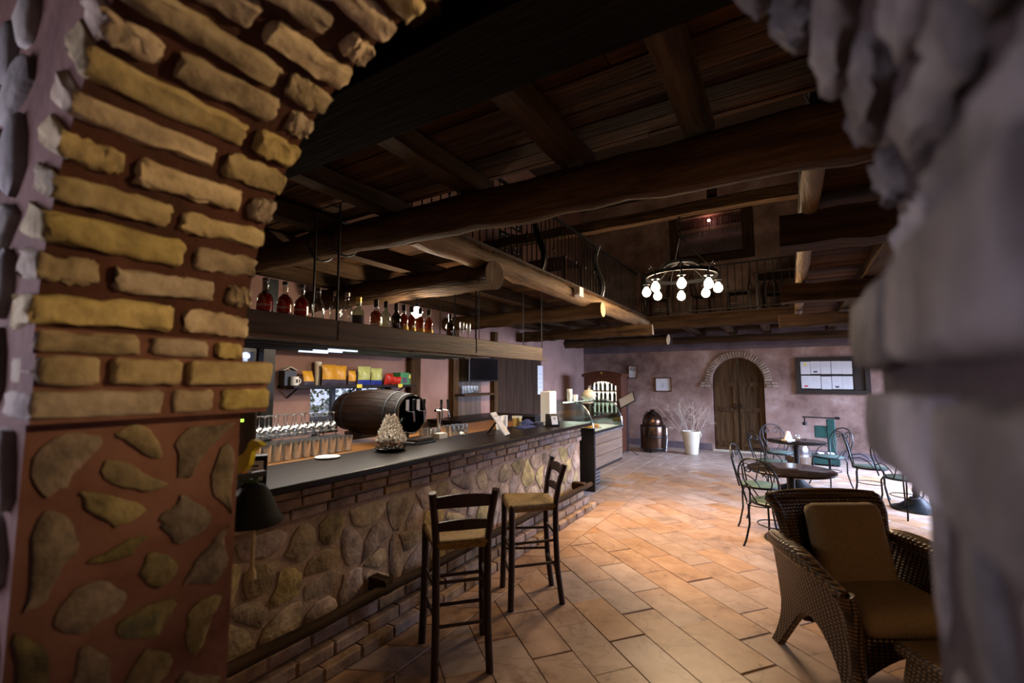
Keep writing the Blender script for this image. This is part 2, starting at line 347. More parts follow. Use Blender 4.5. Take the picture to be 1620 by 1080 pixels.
    def grid(s, fn, nu, nv, mi=0, thick=None):
        vs = [Vector(fn(i / nu, j / nv)) for i in range(nu + 1) for j in range(nv + 1)]
        q = lambda i, j: i * (nv + 1) + j
        fs = [(q(i, j), q(i + 1, j), q(i + 1, j + 1), q(i, j + 1)) for i in range(nu) for j in range(nv)]
        if thick is None: return s.add(vs, fs, mi)
        back = [p + Vector(thick(i / nu, j / nv)) for p, (i, j) in zip(vs, [(i, j) for i in range(nu + 1) for j in range(nv + 1)])]
        N = len(vs); fs2 = fs + [tuple(a + N for a in f[::-1]) for f in fs]
        ring = [q(i, 0) for i in range(nu + 1)] + [q(nu, j) for j in range(1, nv + 1)] + [q(i, nv) for i in range(nu - 1, -1, -1)] + [q(0, j) for j in range(nv - 1, 0, -1)]
        for a, b in zip(ring, ring[1:] + ring[:1]): fs2.append((b, a, a + N, b + N))
        return s.add(vs + back, fs2, mi)
    def mesh(s, name, mats, smooth=False):
        me = bpy.data.meshes.new(name); me.from_pydata(s.v, [], s.f); me.update()
        for k in (mats if isinstance(mats, (list, tuple)) else [mats]): me.materials.append(MT[k])
        if any(s.m): me.polygons.foreach_set('material_index', s.m)
        bm = bmesh.new(); bm.from_mesh(me); bmesh.ops.recalc_face_normals(bm, faces=bm.faces); bm.to_mesh(me); bm.free()
        if smooth:
            me.polygons.foreach_set('use_smooth', [True] * len(me.polygons))
            if hasattr(me, 'set_sharp_from_angle'): me.set_sharp_from_angle(angle=math.radians(smooth if smooth > 1 else 50))
        return me
    def obj(s, name, mats, parent=None, smooth=False, loc=None):
        o = bpy.data.objects.new(name, s.mesh(name, mats, smooth)); COL.objects.link(o)
        if parent is not None: o.parent = parent
        if loc: o.location = loc
        return o
def tag(o, label=None, cat=None, group=None, kind=None):
    if label: o['label'] = label
    if cat: o['category'] = cat
    if group: o['group'] = group
    if kind: o['kind'] = kind
    return o
def thing(name, label, cat, loc=(0, 0, 0), rz=0, group=None):
    o = bpy.data.objects.new(name, None); COL.objects.link(o); o.location = loc; o.rotation_euler = (0, 0, rz); o.empty_display_size = .1
    return tag(o, label, cat, group)
def dup(root, loc, rz=0, label=None, group=None):
    def cp(o, par):
        c = o.copy(); COL.objects.link(c)
        if par is not None: c.parent = par
        for k in [x for x in bpy.data.objects if x.parent == o]: cp(k, c)
        return c
    r = cp(root, None); r.location = loc; r.rotation_euler = (0, 0, rz)
    if label: r['label'] = label
    if group: r['group'] = group
    return r
def struct(o): o['kind'] = 'structure'; return o
def clip(poly, a, b, c):
    out = []
    for i in range(len(poly)):
        p, q = poly[i], poly[(i + 1) % len(poly)]
        dp = a * p[0] + b * p[1] - c; dq = a * q[0] + b * q[1] - c
        if dp <= 0: out.append(p)
        if dp * dq < 0:
            t = dp / (dp - dq); out.append((p[0] + (q[0] - p[0]) * t, p[1] + (q[1] - p[1]) * t))
    return out
def voronoi(s0, s1, t0, t1, nx, ny, jit=.42, gap=.012, wob=.006):
    pts = []
    for j in range(ny):
        for i in range(nx):
            pts.append((s0 + (s1 - s0) * (i + .5 + (.25 if j % 2 else -.25) + random.uniform(-jit, jit)) / nx, t0 + (t1 - t0) * (j + .5 + random.uniform(-jit, jit) * .8) / ny))
    cells = []
    for i, p in enumerate(pts):
        if not (s0 < p[0] < s1 and t0 < p[1] < t1): continue
        poly = [(s0, t0), (s1, t0), (s1, t1), (s0, t1)]
        for k, q in enumerate(pts):
            if k == i: continue
            a, b = q[0] - p[0], q[1] - p[1]
            poly = clip(poly, a, b, (q[0] ** 2 + q[1] ** 2 - p[0] ** 2 - p[1] ** 2) / 2)
            if len(poly) < 3: break
        if len(poly) < 3: continue
        cx = sum(v[0] for v in poly) / len(poly); cy = sum(v[1] for v in poly) / len(poly)
        ch = []
        for k in range(len(poly)):
            u, w = poly[k], poly[(k + 1) % len(poly)]
            ch += [(u[0] * .72 + w[0] * .28, u[1] * .72 + w[1] * .28), (u[0] * .28 + w[0] * .72, u[1] * .28 + w[1] * .72)]
        res = []
        for v in ch:
            d = math.hypot(v[0] - cx, v[1] - cy); k = max(.25, 1 - (gap * random.uniform(.6, 1.6)) / max(d, 1e-3))
            res.append((cx + (v[0] - cx) * k + random.uniform(-wob, wob), cy + (v[1] - cy) * k + random.uniform(-wob, wob)))
        if max(v[0] for v in res) - min(v[0] for v in res) > .02: cells.append(res)
    return cells
def walls(rect, holes):
    """split a rectangle (a0,a1,b0,b1) with rectangular holes into rectangles"""
    A = sorted({rect[0], rect[1], *[h[0] for h in holes], *[h[1] for h in holes]}); B = sorted({rect[2], rect[3], *[h[2] for h in holes], *[h[3] for h in holes]})
    out = []
    for a, b in zip(A, A[1:]):
        for c, d in zip(B, B[1:]):
            if not any(h[0] <= (a + b) / 2 <= h[1] and h[2] <= (c + d) / 2 <= h[3] for h in holes): out.append((a, b, c, d))
    return out
def RX(a): return Matrix.Rotation(a, 4, 'X')
def RY(a): return Matrix.Rotation(a, 4, 'Y')
def RZ(a): return Matrix.Rotation(a, 4, 'Z')
def TR(x, y, z): return Matrix.Translation((x, y, z))
def text(body, size, parent, mat, M, name='lettering'):
    c = bpy.data.curves.new(name, 'FONT'); c.body = body; c.size = size; c.extrude = .0006; c.align_x = 'CENTER'; c.align_y = 'CENTER'
    t = bpy.data.objects.new(name + '_tmp', c); COL.objects.link(t)
    dg = bpy.context.evaluated_depsgraph_get(); me = bpy.data.meshes.new_from_object(t.evaluated_get(dg)); bpy.data.objects.remove(t); bpy.data.curves.remove(c)
    me.transform(M); me.materials.clear(); me.materials.append(MT[mat])
    o = bpy.data.objects.new(name, me); COL.objects.link(o); o.parent = parent
    return o
XL, XR, YB, ROOF = -4.95, 3.55, 11.9, 6.5
# ================================================================== THE SETTING
def window(n, y0, y1, z0, z1, mull, x=XL, t=.05):
    m = MB(); m.box(x - .16, x - .08, y0, y1, z0, z0 + t).box(x - .16, x - .08, y0, y1, z1 - t, z1).box(x - .16, x - .08, y0, y0 + t, z0 + t, z1 - t).box(x - .16, x - .08, y1 - t, y1, z0 + t, z1 - t)
    w = struct(m.obj('window_%d' % n, 'black'))
    for k in mull: MB().box(x - .15, x - .09, k - t / 2, k + t / 2, z0 + t, z1 - t).obj('mullion', 'black', w)
    e = [y0 + t, *mull, y1 - t]
    for a, b in zip(e, e[1:]): MB().box(x - .125, x - .12, a, b, z0 + t, z1 - t).obj('pane', 'pane', w)
    MB().box(x - .08, x + .06, y0 - .05, y1 + .05, z0 - .04, z0).obj('sill', 'grey_panel', w)
# ---- floor: terracotta tiles laid on the diagonal, recessed grout
fl = struct(MB().box(XL, XR, .2, YB, -.12, -.006).obj('floor', 'grout'))
TW, TL, TA = .265, .53, math.radians(-39)
ca, sa = math.cos(TA), math.sin(TA)
def seen(x, y, z=0):
    th = math.radians(31.6); p = math.radians(5); dz = z - 1.65
    r = x * math.cos(th) + y * math.sin(th); h = -x * math.sin(th) + y * math.cos(th)
    f = h * math.cos(p) + dz * math.sin(p); u = -h * math.sin(p) + dz * math.cos(p)
    if f < .05: return None
    return 810 + 715 * r / f, 540 - 715 * u / f, f
tiles = []
for row in range(-30, 60):
    for k in range(-40, 40):
        s0 = k * TL + (row % 2) * TL * .5 + random.uniform(-.01, .01); t0 = row * TW
        g = .0025
        loc = [(s0 + g, t0 + g), (s0 + TL - g, t0 + g), (s0 + TL - g, t0 + TW - g), (s0 + g, t0 + TW - g)]
        q = [(s * ca - t * sa, s * sa + t * ca) for s, t in loc]
        # border course in front of the bar, room limits
        for (a, b, c) in ((-1, 0, 1.98), (1, 0, XR), (0, -1, -.66), (0, 1, YB)):
            q = clip(q, a, b, c)
            if len(q) < 3: break
        if len(q) >= 3:
            cx = sum(v[0] for v in q) / len(q); cy = sum(v[1] for v in q) / len(q)
            tiles.append((q, cx, cy))
# strip beside the bar: long border slabs cut from squares and triangles
y = .70
while y < 5.9:
    q = [(-2.27, y), (-1.99, y + .14), (-1.99, y + .42), (-2.27, y + .28)]
    tiles.append((q, -2.1, y + .2)); 
    y += .285
for (xa, xb) in ((XL, -2.27), (-2.27, -1.985)):
    yy = 5.96
    while yy < YB - .02:
        x = xa
        while x < xb - .05:
            x1 = min(x + .40, xb)
            tiles.append(([(x + .004, yy + .004), (x1 - .004, yy + .004), (x1 - .004, min(yy + .265, YB) - .004), (x + .004, min(yy + .265, YB) - .004)], (x + x1) / 2, yy + .13)); x = x1
        yy += .265
def tscore(t):
    s = seen(t[1], t[2])
    if s is None: return -1
    if not (360 < s[0] < 1640 and s[1] < 1150): return -1
    return 1 / s[2]
tiles.sort(key=tscore, reverse=True)
def tile_mesh(mb, q):
    n = len(q); cx = sum(v[0] for v in q) / n; cy = sum(v[1] for v in q) / n; dz = random.uniform(-.0012, .0012)
    def ins(v, d):
        L = math.hypot(v[0] - cx, v[1] - cy); k = max(.3, 1 - d / max(L, .01)); return cx + (v[0] - cx) * k, cy + (v[1] - cy) * k
    vs = [(*v, -.012) for v in q] + [(*v, -.003 + dz) for v in q] + [(*ins(v, .004), dz) for v in q]
    fs = [(k * n + i, k * n + (i + 1) % n, (k + 1) * n + (i + 1) % n, (k + 1) * n + i) for k in (0, 1) for i in range(n)] + [tuple(range(2 * n, 3 * n))]
    mb.add(vs, fs)
rest = MB()
for i, t in enumerate(tiles):
    if i < 298:
        mb = MB(); tile_mesh(mb, t[0]); mb.obj('tile', 'tile', fl)
    else: tile_mesh(rest, t[0])
tag(rest.obj('tile_field', 'tile', fl), kind='stuff')
struct(MB().box(-30, 30, -30, 30, -.35, -.14).obj('ground', 'ground'))
fo = struct(MB().box(-3.4, 2.4, -2.7, .2, -.12, 0).obj('floor', 'tile'))
# unseen anteroom, added for its fill light: walls, ceiling and a side window
struct(MB().box(-3.4, 2.4, -2.7, -2.55, 0, 2.9).obj('wall_added_rear', 'plaster'))
ar = MB()
for (a, b, c, d) in walls((-2.55, .26, 0, 2.9), [(-2.1, -.2, 1.25, 2.35)]): ar.box(-3.4, -3.2, a, b, c, d)
struct(ar.obj('wall_added_left', 'plaster')); struct(MB().box(2.2, 2.4, -2.55, .26, 0, 2.9).obj('wall_added_right', 'plaster'))
struct(MB().box(-3.4, 2.4, -2.7, .26, 2.9, 3.0).obj('ceiling', 'roof'))
window(4, -2.1, -.2, 1.25, 2.35, [-1.15], -3.2)  # unseen window, placed and sized to choose what the fill light reaches

# ---- archway wall (between the camera's side and the bar)
Y0, Y1, AX, AZ, AR = .26, .66, -.57, 1.756, .69
XLJ, XRJ = AX - AR, AX + AR * 1.015
wa = MB(); NA = 40; TOP = 3.35
ap = [(AX - AR * math.cos(PI * i / NA), AZ + AR * math.sin(PI * i / NA)) for i in range(NA + 1)]
for yy in (Y0, Y1):
    wa.add([(XL - .5, yy, 0), (XLJ, yy, 0), (XLJ, yy, AZ), (XL - .5, yy, AZ)], [(0, 1, 2, 3)])
    wa.add([(ap[-1][0], yy, 0), (XR + .5, yy, 0), (XR + .5, yy, AZ), (ap[-1][0], yy, AZ)], [(0, 1, 2, 3)])
    wa.add([(XL - .5, yy, AZ), (XLJ, yy, AZ), (XLJ, yy, TOP), (XL - .5, yy, TOP)], [(0, 1, 2, 3)])
    wa.add([(ap[-1][0], yy, AZ), (XR + .5, yy, AZ), (XR + .5, yy, TOP), (ap[-1][0], yy, TOP)], [(0, 1, 2, 3)])
    for (a, b) in zip(ap, ap[1:]): wa.add([(a[0], yy, a[1]), (b[0], yy, b[1]), (b[0], yy, TOP), (a[0], yy, TOP)], [(0, 1, 2, 3)])
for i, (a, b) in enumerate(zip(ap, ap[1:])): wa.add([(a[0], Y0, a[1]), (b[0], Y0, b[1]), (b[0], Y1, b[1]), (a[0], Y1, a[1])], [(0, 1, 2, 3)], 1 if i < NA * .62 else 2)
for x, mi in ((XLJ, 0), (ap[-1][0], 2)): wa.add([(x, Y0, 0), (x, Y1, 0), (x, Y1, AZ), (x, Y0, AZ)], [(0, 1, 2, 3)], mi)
wa.add([(XL - .5, Y0, TOP), (XR + .5, Y0, TOP), (XR + .5, Y1, TOP), (XL - .5, Y1, TOP)], [(0, 1, 2, 3)])
wf = struct(wa.obj('wall_front', ['stone_mortar', 'arch_mortar', 'pillar_mortar_shaded']))
# voussoirs: radial courses, each a long and a short brick, front ends showing on the outer face
NR = 27
for i in range(NR):
    a0 = PI * i / NR; a1 = PI * (i + 1) / NR; mid = (a0 + a1) / 2
    cut = random.choice([.42, .46, .51]) if i % 2 else random.choice([.55, .50])
    segs = [(Y0 - .012, cut - .012), (cut + .012, Y1 + .004)]
    if i % 3 == 1: segs = [(Y0 - .012, .345), (.37, .575 + random.uniform(-.02, .02)), (.605, Y1 + .004)]
    for (ya, yb) in segs:
        hw = (a1 - a0) / 2 * AR * random.uniform(.60, .76); dep = .075 + random.uniform(-.006, .006); tilt = random.uniform(-.04, .04); pr = random.uniform(.010, .022)
        def fm(p, mid=mid, ya=ya, yb=yb, tilt=tilt, pr=pr, dep=dep):
            ang = mid + (p.y + p.x * tilt) / AR; rr = AR - pr + dep + p.z
            rr2 = rr
            return (AX - rr2 * math.cos(ang), (ya + yb) / 2 + p.x, AZ + rr2 * math.sin(ang))
        MB().rbox((yb - ya) / 2, hw, dep, .011, (7, 2, 2), .0055, fmap=fm).obj('brick', 'arch_brick' if i < NR * .62 else 'pillar_stone_shaded', wf, smooth=60)
# impost courses on both jambs (proud of the wall)
for side in (-1, 1):
    for row, (z0, z1) in enumerate(((1.575, 1.632), (1.640, 1.700)) if side < 0 else ((1.560, 1.640), (1.662, 1.748))):
        xi = (XLJ + .055 + row * .01) if side < 0 else (XRJ - .055 - row * .008)
        ys = [.245, .36, .50, .715] if row else [.245, .47, .58, .715]
        if side > 0: ys = [.22, .48, .715] if row else [.22, .40, .715]
        for ya, yb in zip(ys, ys[1:]):
            xo = xi - .2 if side < 0 else xi + .2
            M = TR((xi + xo) / 2, (ya + yb) / 2, (z0 + z1) / 2)
            MB().rbox(.1, (yb - ya) / 2 - (.007 if yb - ya > .12 else .012), (z1 - z0) / 2 - .002, .010, (2, 4, 2), .003, M=M).obj('brick', 'arch_brick' if side < 0 else 'pillar_stone_shaded', wf, smooth=60)
    ys = [.25, .44, .58, .662] if side < 0 else [.25, .50, .662]
    for ya, yb in zip(ys, ys[1:]):
        z0 = 1.705 if side < 0 else 1.752
        if side < 0: MB().rbox(.06, (yb - ya) / 2 - .010, .021, .010, (2, 5, 1), .004, M=TR(XLJ - .046, (ya + yb) / 2, z0 + .024)).obj('brick', 'arch_brick', wf, smooth=60)
    x0, x1 = (XLJ - .05, XLJ + .045) if side < 0 else (XRJ - .036, XRJ + .05)
    MB().box(x0, x1, .255, .705, 1.568, 1.702 if side < 0 else 1.74).obj('impost_mortar', 'stone_mortar' if side < 0 else 'pillar_mortar_shaded', wf)
def rnd2(poly):
    out = []
    for k in range(len(poly)):
        u, w = poly[k], poly[(k + 1) % len(poly)]
        out += [(u[0] * .75 + w[0] * .25 + random.uniform(-.004, .004), u[1] * .75 + w[1] * .25 + random.uniform(-.004, .004)), (u[0] * .25 + w[0] * .75, u[1] * .25 + w[1] * .75)]
    return out
# rubble stones of the jambs and of the outer face
for poly in voronoi(Y0 + .004, Y1 - .004, .02, 1.56, 3, 15, .44, .017, .007):
    MB().pad(rnd2(poly), .008, lambda a, b, h: (XLJ + h, a, b), .80).obj('stone', 'arch_stone', wf, smooth=60)
for poly in voronoi(Y0 + .004, Y1 - .004, .02, 1.56, 3, 10, .36, .022):
    MB().pad(poly, .016, lambda a, b, h: (XRJ - h, a, b)).obj('stone', 'pillar_stone_shaded', wf, smooth=60)
for poly in voronoi(-2.35, -1.285, .5, 1.56, 5, 6, .34, .016) + voronoi(-2.35, -1.43, 1.58, 2.6, 4, 6, .34, .016):
    MB().pad(poly, .02, lambda a, b, h: (a, Y0 - h, b)).obj('stone', 'front_stone', wf, smooth=60)
for poly in voronoi(XLJ - 1.6, XLJ - .005, .02, 1.56, 8, 8, .34, .016):
    MB().pad(poly, .014, lambda a, b, h: (a, Y1 + h, b)).obj('stone', 'arch_stone', wf, smooth=60)

# ---- back wall, left wall, right wall, roof
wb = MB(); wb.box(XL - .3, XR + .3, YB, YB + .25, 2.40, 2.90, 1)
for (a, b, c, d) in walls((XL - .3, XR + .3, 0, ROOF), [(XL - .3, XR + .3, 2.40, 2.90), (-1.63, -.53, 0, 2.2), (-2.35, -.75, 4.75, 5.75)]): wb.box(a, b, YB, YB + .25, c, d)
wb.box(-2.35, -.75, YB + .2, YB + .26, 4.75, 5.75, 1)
# spandrels of the arched door opening and the dark behind it
for i in range(12):
    a0, a1 = PI * i / 12, PI * (i + 1) / 12
    p = [(-1.08 - .55 * math.cos(a), 1.65 + .55 * math.sin(a)) for a in (a0, a1)]
    wb.prism([p[0], p[1], (p[1][0], 2.2), (p[0][0], 2.2)], YB, YB + .25, lambda a, b, h: (a, h, b))
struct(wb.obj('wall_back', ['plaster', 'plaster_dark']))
struct(MB().box(XL, -1.68, YB - .03, YB, 0, .16).box(-.48, XR, YB - .03, YB, 0, .16).obj('baseboard_back', 'plaster_dark'))
W1 = (3.40, 4.70, 1.16, 1.60); W2 = (2.15, 2.80, 1.74, 2.02)
wl = MB()
for (a, b, c, d) in walls((Y1, YB, 0, ROOF), [W1, W2]): wl.box(XL - .3, XL, a, b, c, d)
struct(wl.obj('wall_left', 'plaster_bar'))
wr = MB()
for (a, b, c, d) in walls((Y1, YB, 0, ROOF), [(6.7, 11.1, .02, 2.45)]): wr.box(XR, XR + .3, a, b, c, d)
struct(wr.obj('wall_right', 'plaster'))
struct(MB().box(XL - .3, XR + .3, .3, YB + .3, ROOF, ROOF + .15).obj('ceiling', 'roof'))
struct(MB().box(XL - .3, XR + .3, Y1 - .2, Y1, TOP, ROOF).obj('wall_front_upper', 'plaster_dark'))
window(1, *W1, [3.80, 4.22]); window(2, *W2, [2.45])
dr = MB(); 
for yk in (6.7, 8.13, 8.9, 9.67, 11.0): dr.box(XR + .08, XR + .18, yk, yk + .1, .02, 2.45)
d2 = struct(dr.obj('door_2', 'black'))
for a, b in ((6.8, 8.13), (8.23, 8.9), (9.0, 9.67), (9.77, 11.0)): MB().box(XR + .12, XR + .126, a, b, .05, 2.42).obj('pane', 'pane', d2)

# ---- arched wooden door with a brick surround
d1 = struct(MB().box(-1.63, -.53, YB + .13, YB + .16, 0, 2.2).obj('door_1', 'black'))
def leaf(sx):
    c = -1.08; pts = [(c + sx * .012, 0), (c + sx * .54, 0), (c + sx * .54, 1.65)]
    for i in range(1, 9):
        a = PI / 2 * i / 9; pts.append((c + sx * (.54 * math.cos(a)), 1.65 + .54 * math.sin(a)))
    pts.append((c + sx * .012, 2.19))
    l = MB().prism(pts, YB + .08, YB + .12, lambda a, b, h: (a, h, b)).obj('door_leaf', 'door_wood', d1)
    for z in (.12, .93, 1.52): MB().box(c + sx * .03, c + sx * .50, YB + .055, YB + .08, z, z + .10).obj('ledge', 'door_wood', l)
    for x in (.03, .44): MB().box(min(c + sx * x, c + sx * (x + .08)), max(c + sx * x, c + sx * (x + .08)), YB + .06, YB + .08, .02, 1.62).obj('stile', 'door_wood', l)
    MB().tube([(c + sx * .06, YB + .05, 1.0), (c + sx * .06, YB + .03, 1.06), (c + sx * .06, YB + .05, 1.12)], .012, 6).obj('handle', 'iron', l)
leaf(-1); leaf(1)
MB().box(-1.66, -.50, YB - .06, YB + .2, -.005, .03).obj('threshold', 'ceramic', d1)
sur = struct(MB().box(-1.64, -1.63, YB - .005, YB, 1.5, 1.6).obj('trim_1', 'plaster_dark'))
for i in range(33):
    a = PI * (i + .5) / 33
    M = TR(-1.08 - .635 * math.cos(a), YB - .01, 1.65 + .635 * math.sin(a)) @ RY(a)
    MB().cbox(.072, .035, .0235, .008, M, .003).obj('brick', 'door_brick', sur)
for sx in (-1, 1):
    for k in range(2):
        for j in range(2):
            M = TR(-1.08 + sx * (.62 + .125 * j + .03 * k), YB - .01, 1.60 - .065 * k)
            MB().cbox(.058, .035, .027, .008, M, .003).obj('brick', 'door_brick', sur)

# ---- ceilings: mezzanine decks of planks on joists
ZD = 2.92
ce = struct(MB().box(XL, XR, Y1, 2.46, 3.05, 3.10).obj('ceiling', 'roof'))
def plank(x0, x1, y0, y1, z0, z1, par, mat='plank'):
    M = TR((x0 + x1) / 2, (y0 + y1) / 2, (z0 + z1) / 2 + random.uniform(-.004, .004)) @ RX(random.uniform(-.012, .012))
    MB().cbox((x1 - x0) / 2, (y1 - y0) / 2 - .003, (z1 - z0) / 2, .003, M).obj('plank', mat, par)
y = .68
while y < 2.44:
    w = random.uniform(.105, .135); b = min(y + w, 2.45)
    brk = random.choice([-3.0, -1.9, -.6, .6])
    plank(XL, brk - .003, y, b, 3.0, 3.05, ce); plank(brk, XR, y, b, 3.0, 3.05, ce); y = b
for x in (-4.6, -3.9, -3.18, -2.46, -1.70, -.99, -.33, .40, 1.1, 1.8, 2.5, 3.2):
    o = MB(); pth = [(x + random.uniform(-.008, .008), Y1 + (2.44 - Y1) * k / 6, 2.915 + random.uniform(-.006, .006)) for k in range(7)]
    o.tube(pth, [.085 * random.uniform(.94, 1.06) for _ in pth], 4, sq=True); o.obj('joist', 'old_wood_y', ce)
def deck(name, x0, x1, y0, y1, jx, n):
    d = struct(MB().box(x0, x1, y0, y1, 2.895, ZD).obj(name, 'roof'))
    y = y0
    while y < y1 - .02:
        b = min(y + random.uniform(.17, .22), y1); plank(x0, x1, y, b, 2.86, 2.895, d); y = b
    for x in jx:
        MB().tube([(x + random.uniform(-.01, .01), y0 + (y1 - y0) * k / 8, 2.79 + random.uniform(-.008, .008)) for k in range(9)], .095, 4, sq=True).obj('joist', 'old_wood_y', d)
    return d
deck('ceiling', XL, -2.36, 2.46, YB, (-4.5, -3.85, -3.2), 1)
deck('ceiling', .10, XR, 2.46, YB, (.75, 1.4, 2.05, 2.7, 3.3), 1)
deck('ceiling', -2.36, .10, 9.0, YB, (-1.8, -1.1, -.4), 1)
# ================================================================== BEAMS
def log(label, p0, p1, r0, r1, mat, n=22, wob=.05, sq=False, name='ceiling_log', bend=0, end='end_grain'):
    p0 = Vector(p0); p1 = Vector(p1); path = []; R = []
    for k in range(n + 1):
        t = k / n; p = p0.lerp(p1, t); p.z += random.uniform(-.012, .012) * (0 if k in (0, n) else 1) - bend * math.sin(PI * t); p.y += random.uniform(-.01, .01)
        path.append(p); R.append((r0 + (r1 - r0) * t) * random.uniform(1 - wob, 1 + wob))
    o = MB().tube(path, R, 4 if sq else 16, capmi=1, sq=sq).obj(name, [mat, end], None, smooth=0 if sq else 60)
    return tag(o, label, 'beam')
lg = log('long peeled log beam spanning the room just beyond the arch', (XL, 2.30, 2.79), (XR, 2.30, 2.66), .105, .150, 'log', 44, .05)
for x in (-3.28, -2.98):
    MB().tube([(x, 2.30 + .135 * math.cos(a * PI / 9), 2.775 + .135 * math.sin(a * PI / 9)) for a in range(18)], .009, 5, closed=True).obj('iron_band', 'iron', lg)
tag(MB().box(XL, XR, 1.06, 1.40, 2.76, 3.03).obj('ceiling_beam', 'black_beam'), 'massive blackened square beam across the top, nearest the arch', 'beam')
log('cracked log with dark end poking out over the bottle shelf', (XL, 3.35, 2.60), (-2.24, 3.35, 2.605), .125, .128, 'log', end='end_dark')
log('log with pale round sawn end poking out below the left balcony', (XL, 5.90, 2.60), (-2.16, 5.90, 2.63), .115, .108, 'log')
log('squared log end at the inner corner of the left and back balconies', (XL, 8.30, 2.58), (-2.10, 8.30, 2.58), .135, .135, 'log', sq=True)
log('farthest left ceiling log, close to the back wall', (XL, 10.7, 2.60), (-2.36, 10.7, 2.60), .115, .115, 'log')
log('nearest thick squared beam end under the right balcony', (-.02, 3.62, 2.665), (XR, 3.62, 2.665), .155, .155, 'old_wood', sq=True, name='ceiling_beam')
log('knotty middle beam end under the right balcony', (-.06, 5.95, 2.625), (XR, 5.95, 2.625), .135, .135, 'old_wood', sq=True, name='ceiling_beam')
log('far beam end under the right balcony near the back wall', (-.12, 8.25, 2.58), (XR, 8.25, 2.58), .13, .13, 'old_wood', sq=True, name='ceiling_beam')
log('last beam under the right balcony, along the back wall', (-2.36, 11.2, 2.60), (XR, 11.2, 2.60), .11, .11, 'old_wood', sq=True, name='ceiling_beam')
log('long crossbeam carrying the edge of the back balcony', (-2.30, 9.02, 2.76), (.12, 9.02, 2.76), .135, .135, 'old_wood', sq=True, name='ceiling_beam')
log('pale peeled edge beam running along the left balcony', (-2.40, 2.46, 2.775), (-2.40, 9.0, 2.775), .098, .098, 'log_pale', 34, .05, name='edge_beam')
log('pale edge beam running along the right balcony', (.155, 2.46, 2.80), (.155, 9.0, 2.80), .055, .055, 'log_pale', 34, .05, name='edge_beam')
log('weathered roof tie beam the chandelier hangs from', (XL, 6.30, 3.97), (XR, 6.30, 3.94), .105, .105, 'log', 30, .04, sq=True, name='tie_beam')
log('upper roof beam high above the balcony, behind the tie beam', (XL, 9.2, 5.9), (XR, 9.2, 5.9), .14, .14, 'old_wood', sq=True, name='roof_beam')
log('short king post standing on the tie beam above the chandelier', (-.78, 6.30, 4.05), (-.78, 6.30, 6.48), .08, .08, 'old_wood', 8, .03, sq=True, name='roof_post')

# ================================================================== BALCONY RAILINGS
def railing(label, pts, z0, step, posts, name='balcony_railing'):
    p0, p1 = [Vector(p) for p in pts]; L = (p1 - p0).length; d = (p1 - p0) / L
    t = thing(name, label, 'railing', (p0.x, p0.y, z0))
    MB().bar((0, 0, .88), d * L + Vector((0, 0, .88)), .045, .018).obj('top_rail', 'iron', t)
    MB().bar((0, 0, .06), d * L + Vector((0, 0, .06)), .03, .012).obj('bottom_rail', 'iron', t)
    plain = MB().tube([(0, 0, .06), (0, 0, .88)], .0075, 5); knot = MB().tube([(0, 0, .06), (0, 0, .40), (0, 0, .44), (0, 0, .48), (0, 0, .88)], [.0075, .0075, .021, .0075, .0075], 6)
    m1 = plain.mesh('baluster', 'iron'); m2 = knot.mesh('baluster', 'iron')
    k = 0; x = step / 2
    while x < L:
        o = bpy.data.objects.new('baluster', m2 if k % 3 == 1 else m1); COL.objects.link(o); o.parent = t; o.location = d * x; x += step; k += 1
    nrm = Vector((-d.y, d.x, 0))
    for s, sg in posts:
        pr = [(.00, .035), (.15, .055), (.35, .075), (.55, .055), (.75, .09), (.90, .04)]
        pth = [d * s + nrm * sg * (.10 * math.sin(PI * 2 * z / .9)) * .6 + Vector((0, 0, z)) for z in [i * .075 for i in range(13)]]
        m = MB().tube(pth, [.018 + .018 * math.sin(PI * i / 12) for i in range(13)], 8); m.obj('bowed_post', 'iron', t, smooth=60)
        MB().tube([p + nrm * sg * .045 for p in pth], .008, 5).obj('post_trim', 'steel', t)
    return t
railing('long iron railing of the left balcony above the bar', [(-2.56, 2.55, 0), (-2.56, 8.98, 0)], ZD, .118, [(2.25, -1), (4.25, -1)])
railing('iron railing across the back balcony behind the chandelier', [(-2.56, 9.06, 0), (.20, 9.06, 0)], ZD, .122, [(.12, 1)])
railing('iron railing along the right balcony, seen almost edge on', [(.22, 2.55, 0), (.22, 8.98, 0)], ZD, .16, [(1.35, 1), (2.9, 1)])

# ================================================================== UPSTAIRS THINGS
def cafe_chair(name, label, loc, rz, group=None):
    t = thing(name, label, 'chair', loc, rz, group)
    MB().rbox(.19, .19, .02, .012, (2, 2, 1)).obj('seat', 'stool_wood', t, loc=(0, 0, .45))
    for sx in (-1, 1):
        MB().bar((sx * .17, -.17, .44), (sx * .18, -.19, 0), .032, .032).obj('leg', 'stool_wood', t)
        MB().bar((sx * .17, .17, .44), (sx * .18, .21, 0), .032, .032).obj('leg', 'stool_wood', t)
        MB().bar((sx * .16, -.17, .22), (sx * .16, .18, .22), .02, .02).obj('stretcher', 'stool_wood', t)
    MB().tube([(.18 * math.cos(a), .17 + .05 * math.sin(a), .46 + .46 * math.sin(a)) for a in [PI * k / 14 for k in range(15)]], .014, 6).obj('back_hoop', 'stool_wood', t)
    MB().tube([(.10 * math.cos(a), .17 + .04 * math.sin(a), .46 + .34 * math.sin(a)) for a in [PI * k / 12 for k in range(13)]], .010, 6).obj('inner_hoop', 'stool_wood', t)
    return t
u1 = cafe_chair('bentwood_chair', 'dark chair standing sideways behind the back railing, right of the chandelier', (-.80, 9.75, ZD), -1.5)
dup(u1, (-.20, 10.25, ZD), .15, 'dark hoop-backed chair at the table on the back balcony')
